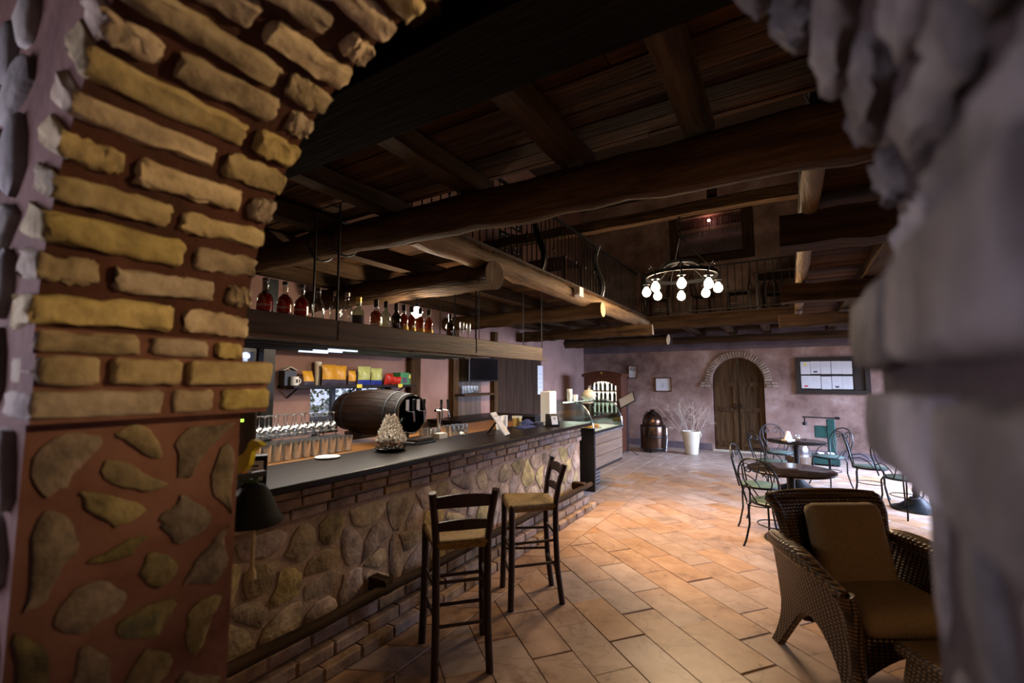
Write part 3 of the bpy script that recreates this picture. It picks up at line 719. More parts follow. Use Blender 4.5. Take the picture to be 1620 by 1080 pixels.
dup(u1, (-1.45, 9.75, ZD), 1.4, 'dark chair behind the railing just below the chandelier bulbs')
dup(u1, (-2.30, 9.7, ZD), -1.2, 'dark chair at the left end of the back balcony')
dup(u1, (-3.4, 7.75, ZD), 2.2, 'dark chair on the left balcony beside the low table')
def uptable(label, loc):
    t = thing('square_table', label, 'table', loc)
    MB().cbox(.36, .36, .02, .006, TR(0, 0, .73)).obj('tabletop', 'stool_wood', t)
    for sx in (-1, 1):
        for sy in (-1, 1): MB().bar((sx * .31, sy * .31, .71), (sx * .31, sy * .31, 0), .05, .05).obj('leg', 'stool_wood', t)
uptable('dark square table on the back balcony next to the right corner', (-.15, 9.75, ZD))
uptable('dark square table on the left balcony behind the railing', (-3.35, 6.9, ZD))
sf = thing('dark_sofa', 'low dark sofa on the left balcony against the wall', 'sofa', (-4.4, 6.3, ZD), PI / 2)
MB().rbox(.8, .32, .18, .06, (4, 2, 2), M=TR(0, 0, .26)).obj('seat', 'black', sf, smooth=60); MB().rbox(.8, .10, .28, .06, (4, 2, 2), M=TR(0, .34, .60)).obj('backrest', 'black', sf, smooth=60)
for sx in (-1, 1): MB().box(sx * .7 - .03, sx * .7 + .03, -.25, .25, 0, .09).obj('foot', 'black', sf)
for sx in (-1, 1): MB().rbox(.09, .34, .14, .05, (2, 2, 2), M=TR(sx * .76, 0, .50)).obj('armrest', 'black', sf, smooth=60)
def frame(name, label, cat, x0, x1, z0, z1, y, fmat, pmat, fw, facing='y', marks=None, fd=.03):
    """picture hung on a wall; facing y: on the back wall, x: on the left wall"""
    if facing == 'y': mp = lambda a, b, h: Vector((a, y - h, b)); o0 = Vector((x0, y, z0))
    else: mp = lambda a, b, h: Vector((y + h, a, b)); o0 = Vector((y, x0, z0))
    t = thing(name, label, cat, o0)
    def r(a0, a1, b0, b1, h0, h1, mat, nm, par=t):
        m = MB(); m.prism([(a0, b0), (a1, b0), (a1, b1), (a0, b1)], h0, h1, lambda a, b, h: mp(a, b, h) - o0); return m.obj(nm, mat, par)
    for q in ((x0, x1, z0, z0 + fw), (x0, x1, z1 - fw, z1), (x0, x0 + fw, z0 + fw, z1 - fw), (x1 - fw, x1, z0 + fw, z1 - fw)): r(*q, .001, fd, fmat, 'frame_side')
    sh = r(x0 + fw, x1 - fw, z0 + fw, z1 - fw, .002, .008, pmat, 'sheet')
    for (a0, a1, b0, b1, mat) in (marks or []): r(x0 + (x1 - x0) * a0, x0 + (x1 - x0) * a1, z0 + (z1 - z0) * b0, z0 + (z1 - z0) * b1, .0085, .0095, mat, 'print', sh)
    return t, r
for k, (a, b, s) in enumerate(((7.55, 4.30, 'lower left'), (8.02, 4.34, 'lower right'), (7.55, 4.86, 'upper left'), (8.02, 4.90, 'upper right'))):
    frame('framed_print', 'small white-lined dark framed print upstairs, %s of the four' % s, 'picture', a, a + .36, b, b + .44, XL, 'black', 'black', .03, 'x', [(.15, .85, .12, .16, 'paper'), (.15, .85, .84, .88, 'paper'), (.15, .20, .16, .84, 'paper'), (.80, .85, .16, .84, 'paper'), (.42, .60, .3, .7, 'paper')])
# upper shuttered opening in the back wall with a small red lit lamp
w3 = struct(MB().box(-2.50, -.60, YB - .10, YB + .02, 4.58, 4.74).box(-2.50, -2.30, YB - .10, YB + .02, 4.74, 5.9).box(-.84, -.60, YB - .10, YB + .02, 4.74, 5.9).box(-2.50, -.60, YB - .10, YB + .02, 5.78, 5.9).obj('window_3', 'door_wood'))
MB().box(-2.3, -.84, YB - .06, YB - .02, 5.36, 5.46).obj('transom', 'grey_panel', w3)
for k in range(22):
    x = -2.27 + k * .066; MB().box(x, x + .022, YB + .02, YB + .05, 5.46, 5.78).obj('slat', 'red_wood', w3)
for k in range(14):
    M = TR(-2.2 + k * .10, YB + .06, 4.98) @ RY(.7); MB().box(-.008, .008, -.01, .01, -.13, .13, 0, M).obj('lattice_bar', 'grey_panel', w3)
rl = thing('wall_lamp', 'tiny pinkish lit lamp in the upper shuttered window', 'lamp', (-1.55, YB - .10, 5.50))
MB().lathe([(.0, -.035), (.03, -.02), (.035, .0), (.03, .02), (0, .035)], 10, (0, 0, .10)).obj('bulb', 'bulb_red', rl, smooth=60); MB().tube([(0, 0, -.04), (0, 0, .07)], .012, 6).obj('holder', 'iron', rl)
light('red_lamp_light', 'POINT', (0, -.05, .12), 4, (1, .45, .35), .04, parent=rl)
# ================================================================== CHANDELIER
ch = thing('chandelier', 'round black iron chandelier with glowing bulbs hanging on a chain', 'chandelier', (-1.20, 6.30, 2.98))
def ring(r, z, w, h, n=28):
    m = MB()
    m.grid(lambda u, v: ((r + (w if v > .5 else 0)) * math.cos(2 * PI * u), (r + (w if v > .5 else 0)) * math.sin(2 * PI * u), z), n, 1, thick=lambda u, v: (0, 0, h)); return m
ring(.44, .06, .022, .045).obj('outer_ring', 'iron', ch); ring(.20, .22, .018, .04).obj('inner_ring', 'iron', ch)
for k in range(8):
    a = 2 * PI * k / 8 + .2; c, s = math.cos(a), math.sin(a)
    arm = MB().tube([(.05 * c, .05 * s, .26), (.20 * c, .20 * s, .24), (.36 * c, .36 * s, .13), (.45 * c, .45 * s, .08)], .011, 6).obj('arm', 'iron', ch)
    MB().tube([(.46 * c, .46 * s, .07), (.50 * c, .50 * s, .14), (.54 * c, .54 * s, .16), (.55 * c, .55 * s, .12)], .008, 5).obj('scroll', 'iron', arm)
    MB().lathe([(.012, .07), (.012, .02), (.05, .005), (.055, -.01), (.022, -.012), (.022, -.04)], 10, (.45 * c, .45 * s, 0)).obj('lamp_cup', 'iron', arm)
    b = MB().lathe([(.018, -.035), (.03, -.055), (.052, -.09), (.058, -.12), (.045, -.155), (.02, -.172), (0, -.176)], 14, (.45 * c, .45 * s, 0)).obj('bulb', 'bulb', ch, smooth=60)
    light('bulb_light', 'POINT', (.45 * c, .45 * s, -.235), 17, BULB, .045, parent=ch)
    light('bulb_downlight', 'SPOT', (.45 * c, .45 * s, -.235), 39, BULB, .045, (0, 0, 0), spot=math.radians(165), blend=.35, parent=ch)
for k in range(3):
    a = 2 * PI * k / 3; MB().tube([(.42 * math.cos(a), .42 * math.sin(a), .10), (0, 0, .62)], .006, 5).obj('stay_rod', 'iron', ch)
z = .62; k = 0
while z < .90:
    M = TR(0, 0, z) @ RZ(PI / 2 * (k % 2)); pts = [M @ Vector((.016 * math.cos(a), 0, .03 + .03 * math.sin(a))) for a in [2 * PI * j / 8 for j in range(8)]]
    MB().tube(pts, .005, 5, closed=True).obj('chain_link', 'iron', ch); z += .044; k += 1

# ================================================================== BAR
bar = thing('bar_counter', 'long stone and brick bar counter with dark polished wooden top', 'bar', (-2.45, 3.2, 0)); BO = Vector((-2.45, 3.2, 0)); BY1 = 5.72
def bl(m): m.v = [tuple(Vector(p) - BO) for p in m.v]; return m
bl(MB().box(-2.95, -2.455, .70, BY1, 0, 1.06)).obj('core', 'bar_mortar', bar)
bl(MB().rbox(.325, (BY1 + .06 - .72) / 2, .021, .008, (2, 6, 1), M=TR(-2.615, (BY1 + .06 + .72) / 2, 1.079))).obj('countertop', 'counter', bar)
bl(MB().box(-4.02, -2.96, .72, 5.9, 1.01, 1.045)).obj('back_worktop', 'work', bar)
bl(MB().box(-4.0, -2.97, .72, 5.88, 0, 1.01)).obj('back_unit', 'dark_panel', bar)
for row in range(3):
    z = 1.022 - row * .066; y = .72 + (row % 2) * -.11
    while y < BY1:
        w = random.uniform(.19, .25); a, b = max(y, .72), min(y + w - .010, BY1)
        if b - a > .04: bl(MB().cbox(.025, (b - a) / 2, .0275, .007, TR(-2.452 + random.uniform(-.004, .003), (a + b) / 2, z), .0025)).obj('brick', 'bar_brick', bar)
        y += w
for poly in voronoi(.73, BY1 - .01, .22, .845, 20, 4, .48, .013, .008):
    bl(MB().pad(poly, random.uniform(.003, .011), lambda a, b, h: (-2.455 + h, a, b), .90)).obj('stone', 'bar_stone', bar, smooth=60)
for row, (x1, z0, z1) in enumerate(((-2.25, 0, .075), (-2.31, .075, .150), (-2.37, .150, .222))):
    bl(MB().box(-2.46, x1 - .012, .72, BY1 + .05 - row * .06, z0, z1 - .006)).obj('step_mortar', 'bar_mortar', bar)
    y = .74 - (row % 2) * .1
    while y < BY1 + .05 - row * .06:
        w = random.uniform(.22, .26); a, b = max(y, .73), min(y + w - .012, BY1 + .06 - row * .06)
        if b - a > .05: bl(MB().cbox((x1 + 2.46) / 2, (b - a) / 2, (z1 - z0) / 2 - .002, .008, TR((x1 - 2.46) / 2 + random.uniform(-.005, .004), (a + b) / 2, (z0 + z1) / 2), .0025)).obj('brick', 'bar_brick', bar)
        y += w
for poly in voronoi(-2.93, -2.47, .24, .84, 3, 5, .36, .012):
    bl(MB().pad(poly, .016, lambda a, b, h: (a, BY1 + h, b))).obj('stone', 'bar_stone', bar, smooth=60)
# foot rail
fr = thing('foot_rail', 'round wooden foot rail running along the bar above the brick step', 'foot rail', (-2.31, .75, 0))
MB().tube([(random.uniform(-.004, .004), .03 + 4.95 * k / 22, .30 + random.uniform(-.004, .004)) for k in range(23)], [.032 * random.uniform(.94, 1.06) for k in range(23)], 10).obj('rail', 'old_wood_y', fr, smooth=60)
for y in (.35, 1.45, 2.55, 3.65, 4.75):
    MB().rbox(.085, .04, .045, .01, (2, 1, 1), .003, M=TR(-.065, y, .315)).obj('bracket', 'old_wood', fr)

# ================================================================== HANGING SHELF
hs = thing('hanging_shelf', 'long wooden bottle shelf hung on iron rods above the bar', 'shelf', (-2.575, 2.8, 1.90))
HS = Vector((-2.575, 2.8, 1.90))
def hl(m): m.v = [tuple(Vector(p) - HS) for p in m.v]; return m
for a, b in ((.75, 1.85), (1.86, 3.345), (3.355, 4.66)):
    hl(MB().cbox(.011, (b - a) / 2, .068, .004, TR(-2.456, (a + b) / 2, 1.968))).obj('front_board', 'shelf_wood', hs)
    hl(MB().cbox(.011, (b - a) / 2, .05, .004, TR(-2.704, (a + b) / 2, 1.95))).obj('rear_board', 'shelf_wood', hs)
hl(MB().box(-2.695, -2.467, .75, 4.66, 1.985, 2.0)).obj('shelf_floor', 'shelf_wood', hs)
hl(MB().box(-2.70, -2.467, 4.642, 4.66, 1.905, 2.03)).obj('end_board', 'shelf_wood', hs)
hl(MB().box(-2.45, -2.40, .75, 4.66, 1.882, 1.902)).obj('lower_lip', 'shelf_wood', hs)
for y, zt in ((1.85, 2.80), (3.35, 2.50), (4.65, 2.74)):
    for x in (-2.452, -2.70): hl(MB().tube([(x, y, 1.90), (x, y, zt)], .0075, 6)).obj('hanger_rod', 'iron', hs)
# steel glass rack hung below, behind the shelf
gr = thing('steel_rack', 'black steel rack of slim bars hung behind the bottle shelf', 'rack', (-3.3, 2.6, 1.70)); GO = Vector((-3.3, 2.6, 1.70))
def gl(m): m.v = [tuple(Vector(p) - GO) for p in m.v]; return m
for x in (-3.1, -3.3, -3.5, -3.7):
    gl(MB().box(x - .008, x + .008, .9, 4.4, 1.915, 1.930)).obj('rack_bar', 'iron', gr)
for y in (1.0, 2.1, 3.2, 4.3): gl(MB().box(-3.72, -3.08, y - .01, y + .01, 1.93, 1.945)).obj('cross_bar', 'iron', gr)
for y in (1.0, 4.3):
    for x in (-3.1, -3.7): gl(MB().tube([(x, y, 1.94), (x, y, 2.86)], .006, 6)).obj('rack_rod', 'iron', gr)
gl(MB().box(-3.70, -3.10, 1.0, 4.3, 1.946, 1.952)).obj('glass_plate', 'case_glass', gr)

for x in (-3.2, -3.4, -3.6):
    for ya in (1.35, 2.35): gl(MB().box(x - .012, x + .012, ya, ya + .28, 1.900, 1.914)).obj('led_tube', 'led_cool', gr)
light('rack_led', 'AREA', (-.1, 0, .19), 52, (1, .90, .78), .5, (0, 0, 0), 3.0, parent=gr)
# ---- bottles on the shelf
def bottle(name, label, loc, prof, glass, liq, lvl, capmat, capz, lab=None, labmat='label', txt=None, grp=None, n=14):
    lvl *= .84; capz *= .80; lab = lab and (lab[0] * .8 + .012, lab[1] * .8 + .012)
    t = thing(name, label, 'bottle', loc, 0, grp)
    MB().lathe(prof, n).obj('glass_body', glass, t, smooth=60)
    if liq:
        ip = [(max(r - .004, .003), z) for r, z in prof if z <= lvl]; ip = [(ip[0][0], .006)] + ip[1:]
        MB().lathe(ip, n).obj('liquor', liq, t, smooth=60)
    r0 = prof[-1][0]; MB().lathe([(r0 + .002, capz), (r0 + .002, prof[-1][1] + .006), (r0 - .002, prof[-1][1] + .008)], 10).obj('cap', capmat, t)
    if lab:
        rr = max(r for r, z in prof) + .0008
        MB().grid(lambda u, v: (rr * math.cos(-1.9 + 2.6 * u), rr * math.sin(-1.9 + 2.6 * u), lab[0] + (lab[1] - lab[0]) * v), 10, 1).obj('label', labmat, t)
    if txt: text(txt, .020, t, 'paper', RZ(-.62) @ TR(rr + .001, 0, (lab[0] + lab[1]) / 2) @ RZ(PI / 2) @ RX(PI / 2))
    return t
BIG = [(r, z * .80) for r, z in [(.040, 0), (.043, .004), (.043, .150), (.041, .170), (.034, .188), (.022, .203), (.0155, .214), (.0145, .225), (.0145, .285), (.016, .287), (.016, .300)]]
SLIM = [(r, z * .80) for r, z in [(.034, 0), (.037, .004), (.037, .16), (.034, .185), (.022, .208), (.014, .225), (.013, .29), (.015, .292), (.015, .302)]]
SQ = [(r, z * .80) for r, z in [(.038, 0), (.041, .004), (.041, .16), (.032, .19), (.018, .205), (.016, .215), (.016, .262), (.018, .265), (.018, .29)]]
SMALL = [(r, z * .80) for r, z in [(.030, 0), (.032, .004), (.032, .10), (.028, .125), (.015, .150), (.0125, .165), (.0125, .225), (.014, .227), (.014, .242)]]
BX, BZ = -2.575, 2.0
bottle('liquor_bottle', 'green glass bottle at the near end of the hanging shelf', (BX, 1.33, BZ), SLIM, 'bottle_green', None, 0, 'gold', .27)
for k, (y, s) in enumerate(((1.455, 'first and nearest'), (1.575, 'middle'), (1.685, 'last'))):
    bottle('liquor_bottle', 'large bottle of red bitter with lettered label, %s of the three' % s, (BX, y, BZ), BIG, 'bottle_clear', 'liquor_red', .21 if k else .19, 'cap', .285, (.060, .120), 'liquor_red', 'CAMPARI', 'big red bitter bottles')
bottle('liquor_bottle', 'clear empty bottle just past the first hanger rod', (BX, 1.80, BZ), SLIM, 'bottle_clear', None, 0, 'cap', .28)
bottle('liquor_bottle', 'slim clear bottle between the two hanger rods and the gin bottle', (BX, 1.93, BZ), SLIM, 'bottle_clear', None, 0, 'steel', .28)
bottle('liquor_bottle', 'clear slender bottle left of the square gin bottle', (BX + .03, 2.0, BZ), SLIM, 'bottle_clear', None, 0, 'steel', .28)
bottle('liquor_bottle', 'squat pale green gin bottle with dark label', (BX, 2.12, BZ), SQ, 'bottle_gin', None, 0, 'gold', .25, (.04, .12), 'label_dark')
bottle('liquor_bottle', 'orange red aperitif bottle right after the gin bottle', (BX, 2.28, BZ), BIG, 'bottle_clear', 'liquor_orange', .20, 'cap', .24, (.03, .07), 'label')
bottle('liquor_bottle', 'pale green bottle with dark pourer between the aperitifs', (BX, 2.375, BZ), SLIM, 'bottle_gin', None, 0, 'cap', .25)
bottle('liquor_bottle', 'black bottle with white capsule in the middle of the shelf', (BX, 2.48, BZ), SLIM, 'bottle_dark', 'liquor_dark', .18, 'cap', .24)
for k, (y, s) in enumerate(((2.56, 'first'), (2.645, 'second'), (2.745, 'third'), (2.85, 'fourth and last'))):
    bottle('liquor_bottle', 'orange red aperitif bottle with dark cap, %s of the row of four' % s, (BX, y, BZ), SLIM, 'bottle_clear', 'liquor_orange', .215, 'cap', .25, (.03, .08), 'gold', grp='aperitif bottles in a row')
bottle('liquor_bottle', 'tall black bottle standing alone at the far part of the shelf', (BX, 3.13, BZ), SLIM, 'bottle_dark', 'liquor_dark', .2, 'cap', .25)
for y, s in ((3.30, 'left'), (3.40, 'right')):
    t = thing('champagne_flute', 'small clear flute beside the hanger rod, %s one of two' % s, 'glass', (BX, y, BZ), 0, 'flutes on the hanging shelf')
    MB().lathe([(.026, 0), (.004, .006), (.004, .08)], 10).obj('stem', 'glass', t); MB().lathe([(.004, .08), (.02, .11), (.022, .17), (.019, .19)], 10).obj('bowl', 'glass', t, smooth=60)

# ---- pendant bulb under the first log
pb = thing('pendant_lamp', 'bare glowing bulb hanging under the log over the bar', 'lamp', (-3.2, 3.36, 2.36))
MB().tube([(0, 0, .06), (0, 0, .13)], .006, 5).obj('cable', 'iron', pb); MB().lathe([(.018, .03), (.03, .04), (.03, .07), (.008, .075)], 10).obj('socket', 'iron', pb)
MB().lathe([(0, -.07), (.04, -.055), (.06, -.015), (.045, .02), (.02, .035)], 14).obj('bulb', 'bulb_bar', pb, smooth=60)
light('pendant_light', 'POINT', (0, 0, -.1), 60, (1, .80, .58), .06, parent=pb)

# ================================================================== BEHIND THE BAR (left wall)
def wallbox(name, label, cat, y0, y1, z0, z1, d0, d1, mat, parent=None):
    o = MB().box(XL + d0, XL + d1, y0, y1, z0, z1).obj(name, mat, parent); return tag(o, label, cat) if parent is None else o
def post(label, y, w, z1=2.6, mat='door_wood', d=.10):
    return wallbox('wall_post', label, 'post', y, y + w, 0, z1, 0, d, mat)
post('dark upright post left of the pink plaster panel', 5.00, .20)
post('dark upright post right of the pink plaster panel', 6.00, .14)
post('dark slim post between television and dark panel', 7.24, .12)
dp = thing('wall_cladding', 'tall dark brown boarded panel on the wall past the television', 'panel', (XL, 7.4, 0))
for k in range(5): MB().box(0, .05, k * .37, k * .37 + .362, 0, 2.35).obj('board', 'dark_panel', dp)
gp = thing('wall_cladding', 'greyish wooden boarding behind the television', 'panel', (XL, 6.15, 0))
for k in range(5): MB().box(0, .03, k * .15, k * .15 + .146, .9, 2.4).obj('board', 'grey_panel', gp)
tv = thing('television', 'flat black television on a wall arm behind the bar', 'television', (XL, 6.7, 1.86))
MB().box(.02, .20, -.04, .04, -.04, .04).obj('wall_arm', 'black', tv); MB().rbox(.022, .46, .215, .01, (1, 2, 2), M=TR(.22, 0, 0)).obj('housing', 'black', tv); MB().box(.2425, .245, -.43, .43, -.19, .19).obj('screen', 'screen', tv)
MB().box(.235, .246, -.46, -.445, -.21, .21).obj('bezel_edge', 'steel', tv)
sp = thing('steel_post', 'grey steel upright post beside the left bar window', 'post', (-4.55, 2.62, 0)); MB().box(-.045, .045, -.06, .06, 0, 2.7).obj('shaft', 'iron', sp); MB().box(-.07, .07, -.09, .09, 0, .02).obj('foot_plate', 'steel', sp)
# snack shelf
ss = thing('wall_shelf', 'dark wall shelf of snack bags above the bar window', 'shelf', (XL, 3.9, 1.60))
MB().box(0, .32, -.92, .98, -.03, 0).obj('shelf_board', 'counter', ss)
for y in (-.8, 0, .85): MB().bar((.02, y, -.03), (.22, y, -.03), .02, .02).bar((.01, y, -.14), (.2, y, -.035), .015, .015).obj('shelf_bracket', 'iron', ss)
for y in (-.08, .62): MB().box(.32, .325, y, y + .08, -.035, .01).obj('price_tag', 'yellow', ss)
wallbox('wall_shelf', 'narrow upper steel shelf above the snack bags', 'shelf', 2.9, 4.95, 2.0, 2.03, 0, .3, 'steel')
wallbox('wall_shelf', 'small dark shelf with glasses under the television', 'shelf', 6.05, 7.2, 1.40, 1.43, 0, .3, 'door_wood')
def bag(label, loc, w, h, mat, low, rz=0, lean=0, grp=None):
    t = thing('snack_bag', label, 'snack bag', loc, rz, grp)
    n = 8
    def f(u, v, s):
        x = (u - .5) * w; b = .045 * math.sin(PI * min(1, max(0, v))) ** .6 * math.sin(PI * u) ** .5
        return (s * b + lean * v * h + random.uniform(-.003, .003), x * (1 - .06 * math.sin(PI * v)), v * h)
    m = MB(); z1 = .28
    for s in (-1, 1): m.grid(lambda u, v: f(u, z1 + v * (1 - z1), s), n, n)
    m.obj('front_foil', mat, t, smooth=60); m = MB()
    for s in (-1, 1): m.grid(lambda u, v: f(u, v * z1, s), n, 4)
    m.obj('lower_foil', low, t, smooth=60)
SX = XL + .17
mug = thing('mug', 'white printed mug at the left end of the snack shelf', 'mug', (SX, 3.08, 1.60))
MB().lathe([(.0, .003), (.04, 0), (.045, .01), (.045, .10), (.041, .10), (.041, .012), (0, .01)], 16).obj('cup', 'white', mug, smooth=50); MB().tube([(.0, .045 + .03 * math.sin(a), .05 + .03 * math.cos(a)) for a in [PI * k / 8 for k in range(9)]], .006, 6).obj('handle', 'white', mug); MB().box(.0453, .0465, -.012, .012, .03, .07).obj('print', 'ink', mug)
bag('orange snack bag leaning by the mug on the wall shelf', (SX, 3.27, 1.60), .17, .17, 'bag_gold', 'label_dark', .3, -.25)
bag('tall golden crisp bag, left one of the pair', (SX, 3.52, 1.60), .20, .25, 'bag_gold', 'label_dark', .1)
bag('tall golden crisp bag, right one of the pair', (SX, 3.68, 1.60), .18, .24, 'bag_gold', 'label_dark', -.15)
bag('small golden snack bag right of the crisp pair', (SX + .03, 3.84, 1.60), .13, .18, 'bag_gold', 'label_dark', .2)
bag('pale green crisp bag with blue bottom, left one', (SX, 4.06, 1.60), .22, .24, 'bag_green', 'blue', .05)
bag('pale green crisp bag with blue bottom, right one', (SX, 4.27, 1.60), .18, .22, 'bag_green', 'blue', -.1)
bag('crumpled red snack bag lying at the right of the green bags', (SX + .02, 4.45, 1.60), .18, .15, 'bag_red', 'bag_red', .2, .2)
bag('second crumpled red snack bag next to the green carton', (SX + .05, 4.58, 1.60), .15, .11, 'bag_red', 'bag_red', -.2, .2)
gb = thing('carton', 'flat green tea carton at the right end of the snack shelf', 'carton', (SX, 4.74, 1.60)); MB().box(-.08, .08, -.11, .06, 0, .17).obj('box', 'green_box', gb); MB().box(.081, .083, -.07, .02, .02, .10).obj('front_print', 'label_dark', gb)
gb = thing('carton', 'narrow bright green packet beside the tea carton', 'carton', (SX, 4.84, 1.60)); MB().box(-.05, .05, -.03, .03, 0, .16).obj('box', 'grass', gb); MB().box(.051, .053, -.02, .02, .09, .14).obj('front_print', 'yellow', gb)
cl = thing('paper_stack', 'white folded papers standing behind the mug', 'papers', (SX - .08, 3.05, 1.60))
MB().bar((0, -.08, .17), (0, 0, .21), .10, .006).bar((0, 0, .21), (0, .08, .17), .10, .006).obj('folded_sheet', 'white', cl); MB().box(-.05, .05, -.07, .07, 0, .165).obj('box', 'black', cl)
cu = thing('takeaway_cup', 'white lidded paper cup standing behind the golden bags', 'cup', (SX - .10, 3.44, 1.60)); MB().lathe([(.03, 0), (.042, .26)], 14).obj('cup', 'label', cu, smooth=50); MB().lathe([(.045, .26), (.045, .275), (.036, .285)], 14).obj('lid', 'white', cu, smooth=50)
# barrels with beer taps
def barrel(label, loc, L, r, taps):
    t = thing('beer_barrel', label, 'barrel', loc)
    M = RY(PI / 2)
    prof = [(r * (.80 + .20 * math.sin(PI * k / 10)), -L + L * k / 10) for k in range(11)]
    n = 18
    for k in range(n):
        m = MB(); a0, a1 = 2 * PI * k / n + .012, 2 * PI * (k + 1) / n - .012
        m.grid(lambda u, v: (-L + L * u, (r * (.80 + .20 * math.sin(PI * u))) * math.cos(a0 + (a1 - a0) * v), (r * (.80 + .20 * math.sin(PI * u))) * math.sin(a0 + (a1 - a0) * v)), 8, 2, thick=lambda u, v: (0, 0, 0))
        m.obj('stave', 'barrel_wood', t, smooth=60)
    MB().lathe([(rr - .004, zz) for rr, zz in prof], 20, (0, 0, 0), M).obj('inner_body', 'black', t, smooth=60)
    for u in (.04, .18, .82, .96):
        rr = r * (.80 + .20 * math.sin(PI * u)) + .003; MB().lathe([(rr, -L + L * u - .014), (rr + .003, -L + L * u), (rr, -L + L * u + .014)], 24, (0, 0, 0), M).obj('hoop', 'iron', t, smooth=60)
    MB().lathe([(0, .004), (r * .76, .004), (r * .78, -.01)], 24, (0, 0, 0), M).obj('head', 'barrel_head', t)
    MB().lathe([(r * .78, -.004), (r * .83, .008), (r * .79, .012), (r * .76, .004)], 24, (0, 0, 0), M).obj('head_rim', 'chrome', t, smooth=60)
    for sy in taps:
        MB().tube([(.0, sy, .02), (.09, sy, .02)], .013, 8).obj('tap_body', 'chrome', t, smooth=60)
        MB().tube([(.09, sy, .02), (.10, sy, -.06)], .009, 8).obj('spout', 'chrome', t); MB().tube([(.085, sy, .03), (.085, sy, .06), (.09, sy, .14)], [.006, .010, .014], 8).obj('tap_handle', 'black', t)
        MB().rbox(.004, .022, .05, .003, (1, 1, 2), M=TR(.01, sy, .085)).obj('badge', 'white', t)
    for x in (-L * .25, -L * .75): MB().rbox(.03, r * .8, .045, .01, (1, 3, 1), M=TR(x, 0, -r - .0)).obj('cradle', 'barrel_wood', t)
    return t
barrel('beer barrel with two chrome taps lying behind the feathery centrepiece', (-3.02, 3.13, 1.345), .92, .225, (-.07, .07))
tp = thing('tap_column', 'pair of chrome beer taps on a slim column beside the barrel', 'beer tap', (-3.05, 3.55, 1.045))
MB().lathe([(.045, 0), (.04, .01), (.02, .02), (.02, .33), (.025, .34)], 12).obj('column', 'chrome', tp, smooth=60)
for sy in (-.05, .05): MB().tube([(0, sy, .31), (.08, sy, .31), (.09, sy, .24)], .010, 8).tube([(0, -.06, .31), (0, .06, .31)], .014, 8).obj('spout', 'chrome', tp, smooth=60); MB().tube([(.07, sy, .32), (.07, sy, .42)], [.008, .014], 8).obj('tap_handle', 'black', tp)
# glasses on the back worktop
G1 = MB().lathe([(.030, 0), (.032, .002), (.037, .135), (.035, .135), (.029, .006), (0, .005)], 10); g1 = G1.mesh('tumbler', 'glass', 60)
gs = MB().lathe([(.030, .17), (.030, .167), (.005, .155), (.004, .085)], 10).mesh('stem', 'glass', 60); gb_ = MB().lathe([(.004, .085), (.028, .065), (.037, .035), (.033, 0), (.031, 0), (.035, .035), (.026, .062)], 10).mesh('bowl', 'glass', 60)
gn = 0
def put_tumbler(x, y, z, lab, grp):
    o = bpy.data.objects.new('tumbler', g1); COL.objects.link(o); o.location = (x, y, z); tag(o, lab, 'glass', grp)
def put_wine(x, y, z, lab, grp):
    t = thing('wine_glass', lab, 'glass', (x, y, z), 0, grp)
    for nm, me in (('stem', gs), ('bowl', gb_)):
        o = bpy.data.objects.new(nm, me); COL.objects.link(o); o.parent = t
for r in range(3):
    for k in range(11): put_tumbler(-3.32 - r * .085 + random.uniform(-.006, .006), 1.86 + k * .080 + random.uniform(-.006, .006), 1.045, 'clear tumbler in the %s row on the orange back worktop' % ('front', 'middle', 'rear')[r], '%s row of tumblers on the back worktop' % ('front', 'middle', 'rear')[r])
for r in range(2):
    for k in range(12): put_wine(-3.72 - r * .085, 1.90 + k * .083, 1.045 + .145, 'upturned wine glass in the %s row on the steel drying stand' % ('front', 'rear')[r], '%s row of upturned wine glasses' % ('front', 'rear')[r])
ds = thing('drying_stand', 'low steel drying stand carrying the upturned wine glasses', 'stand', (-3.76, 2.32, 1.045))
MB().box(-.10, .10, -.50, .50, .13, .144).obj('tray', 'chrome', ds)
for sx in (-.09, .09):
    for sy in (-.48, .48): MB().tube([(sx, sy, 0), (sx, sy, .13)], .008, 6).obj('leg', 'chrome', ds)
for k in range(11): put_wine(-3.60, 1.90 + k * .083, 1.045, 'upturned wine glass on the worktop between tumblers and drying stand', 'wine glasses on the worktop')
for r in range(2):
    for k in range(6): put_tumbler(-3.06 - r * .09, 3.42 + k * .075 + (.2 if k > 1 else 0), 1.045, 'tall clear glass in the %s row on the worktop right of the barrel' % ('front', 'rear')[r], '%s row of glasses right of the barrel' % ('front', 'rear')[r])
for k in range(5): put_tumbler(XL + .17, 6.2 + k * .09, 1.43, 'clear glass on the small shelf under the television', 'glasses under the television')
sh = thing('cocktail_shaker', 'black dispenser with pale trim behind the wine glasses', 'dispenser', (-3.90, 2.75, 1.045)); MB().lathe([(.055, 0), (.05, .08), (.03, .10), (.028, .13), (.012, .14)], 14).obj('body', 'black', sh, smooth=60); MB().lathe([(.058, 0), (.058, .012), (.05, .014)], 14).obj('base_ring', 'chrome', sh)
cm = thing('coffee_machine', 'dark brown coffee machine behind the yellow duck', 'coffee machine', (-3.30, 1.42, 1.045))
MB().rbox(.25, .30, .26, .03, (2, 2, 2), M=TR(0, 0, .26)).obj('housing', 'dark_panel', cm, smooth=60); MB().box(.25, .256, .18, .20, .34, .36).obj('indicator_light', 'led_green', cm); MB().box(.25, .27, -.25, .25, .02, .06).obj('drip_tray', 'steel', cm); MB().box(-.2, .2, -.28, .28, .52, .535).obj('cup_tray', 'steel', cm)
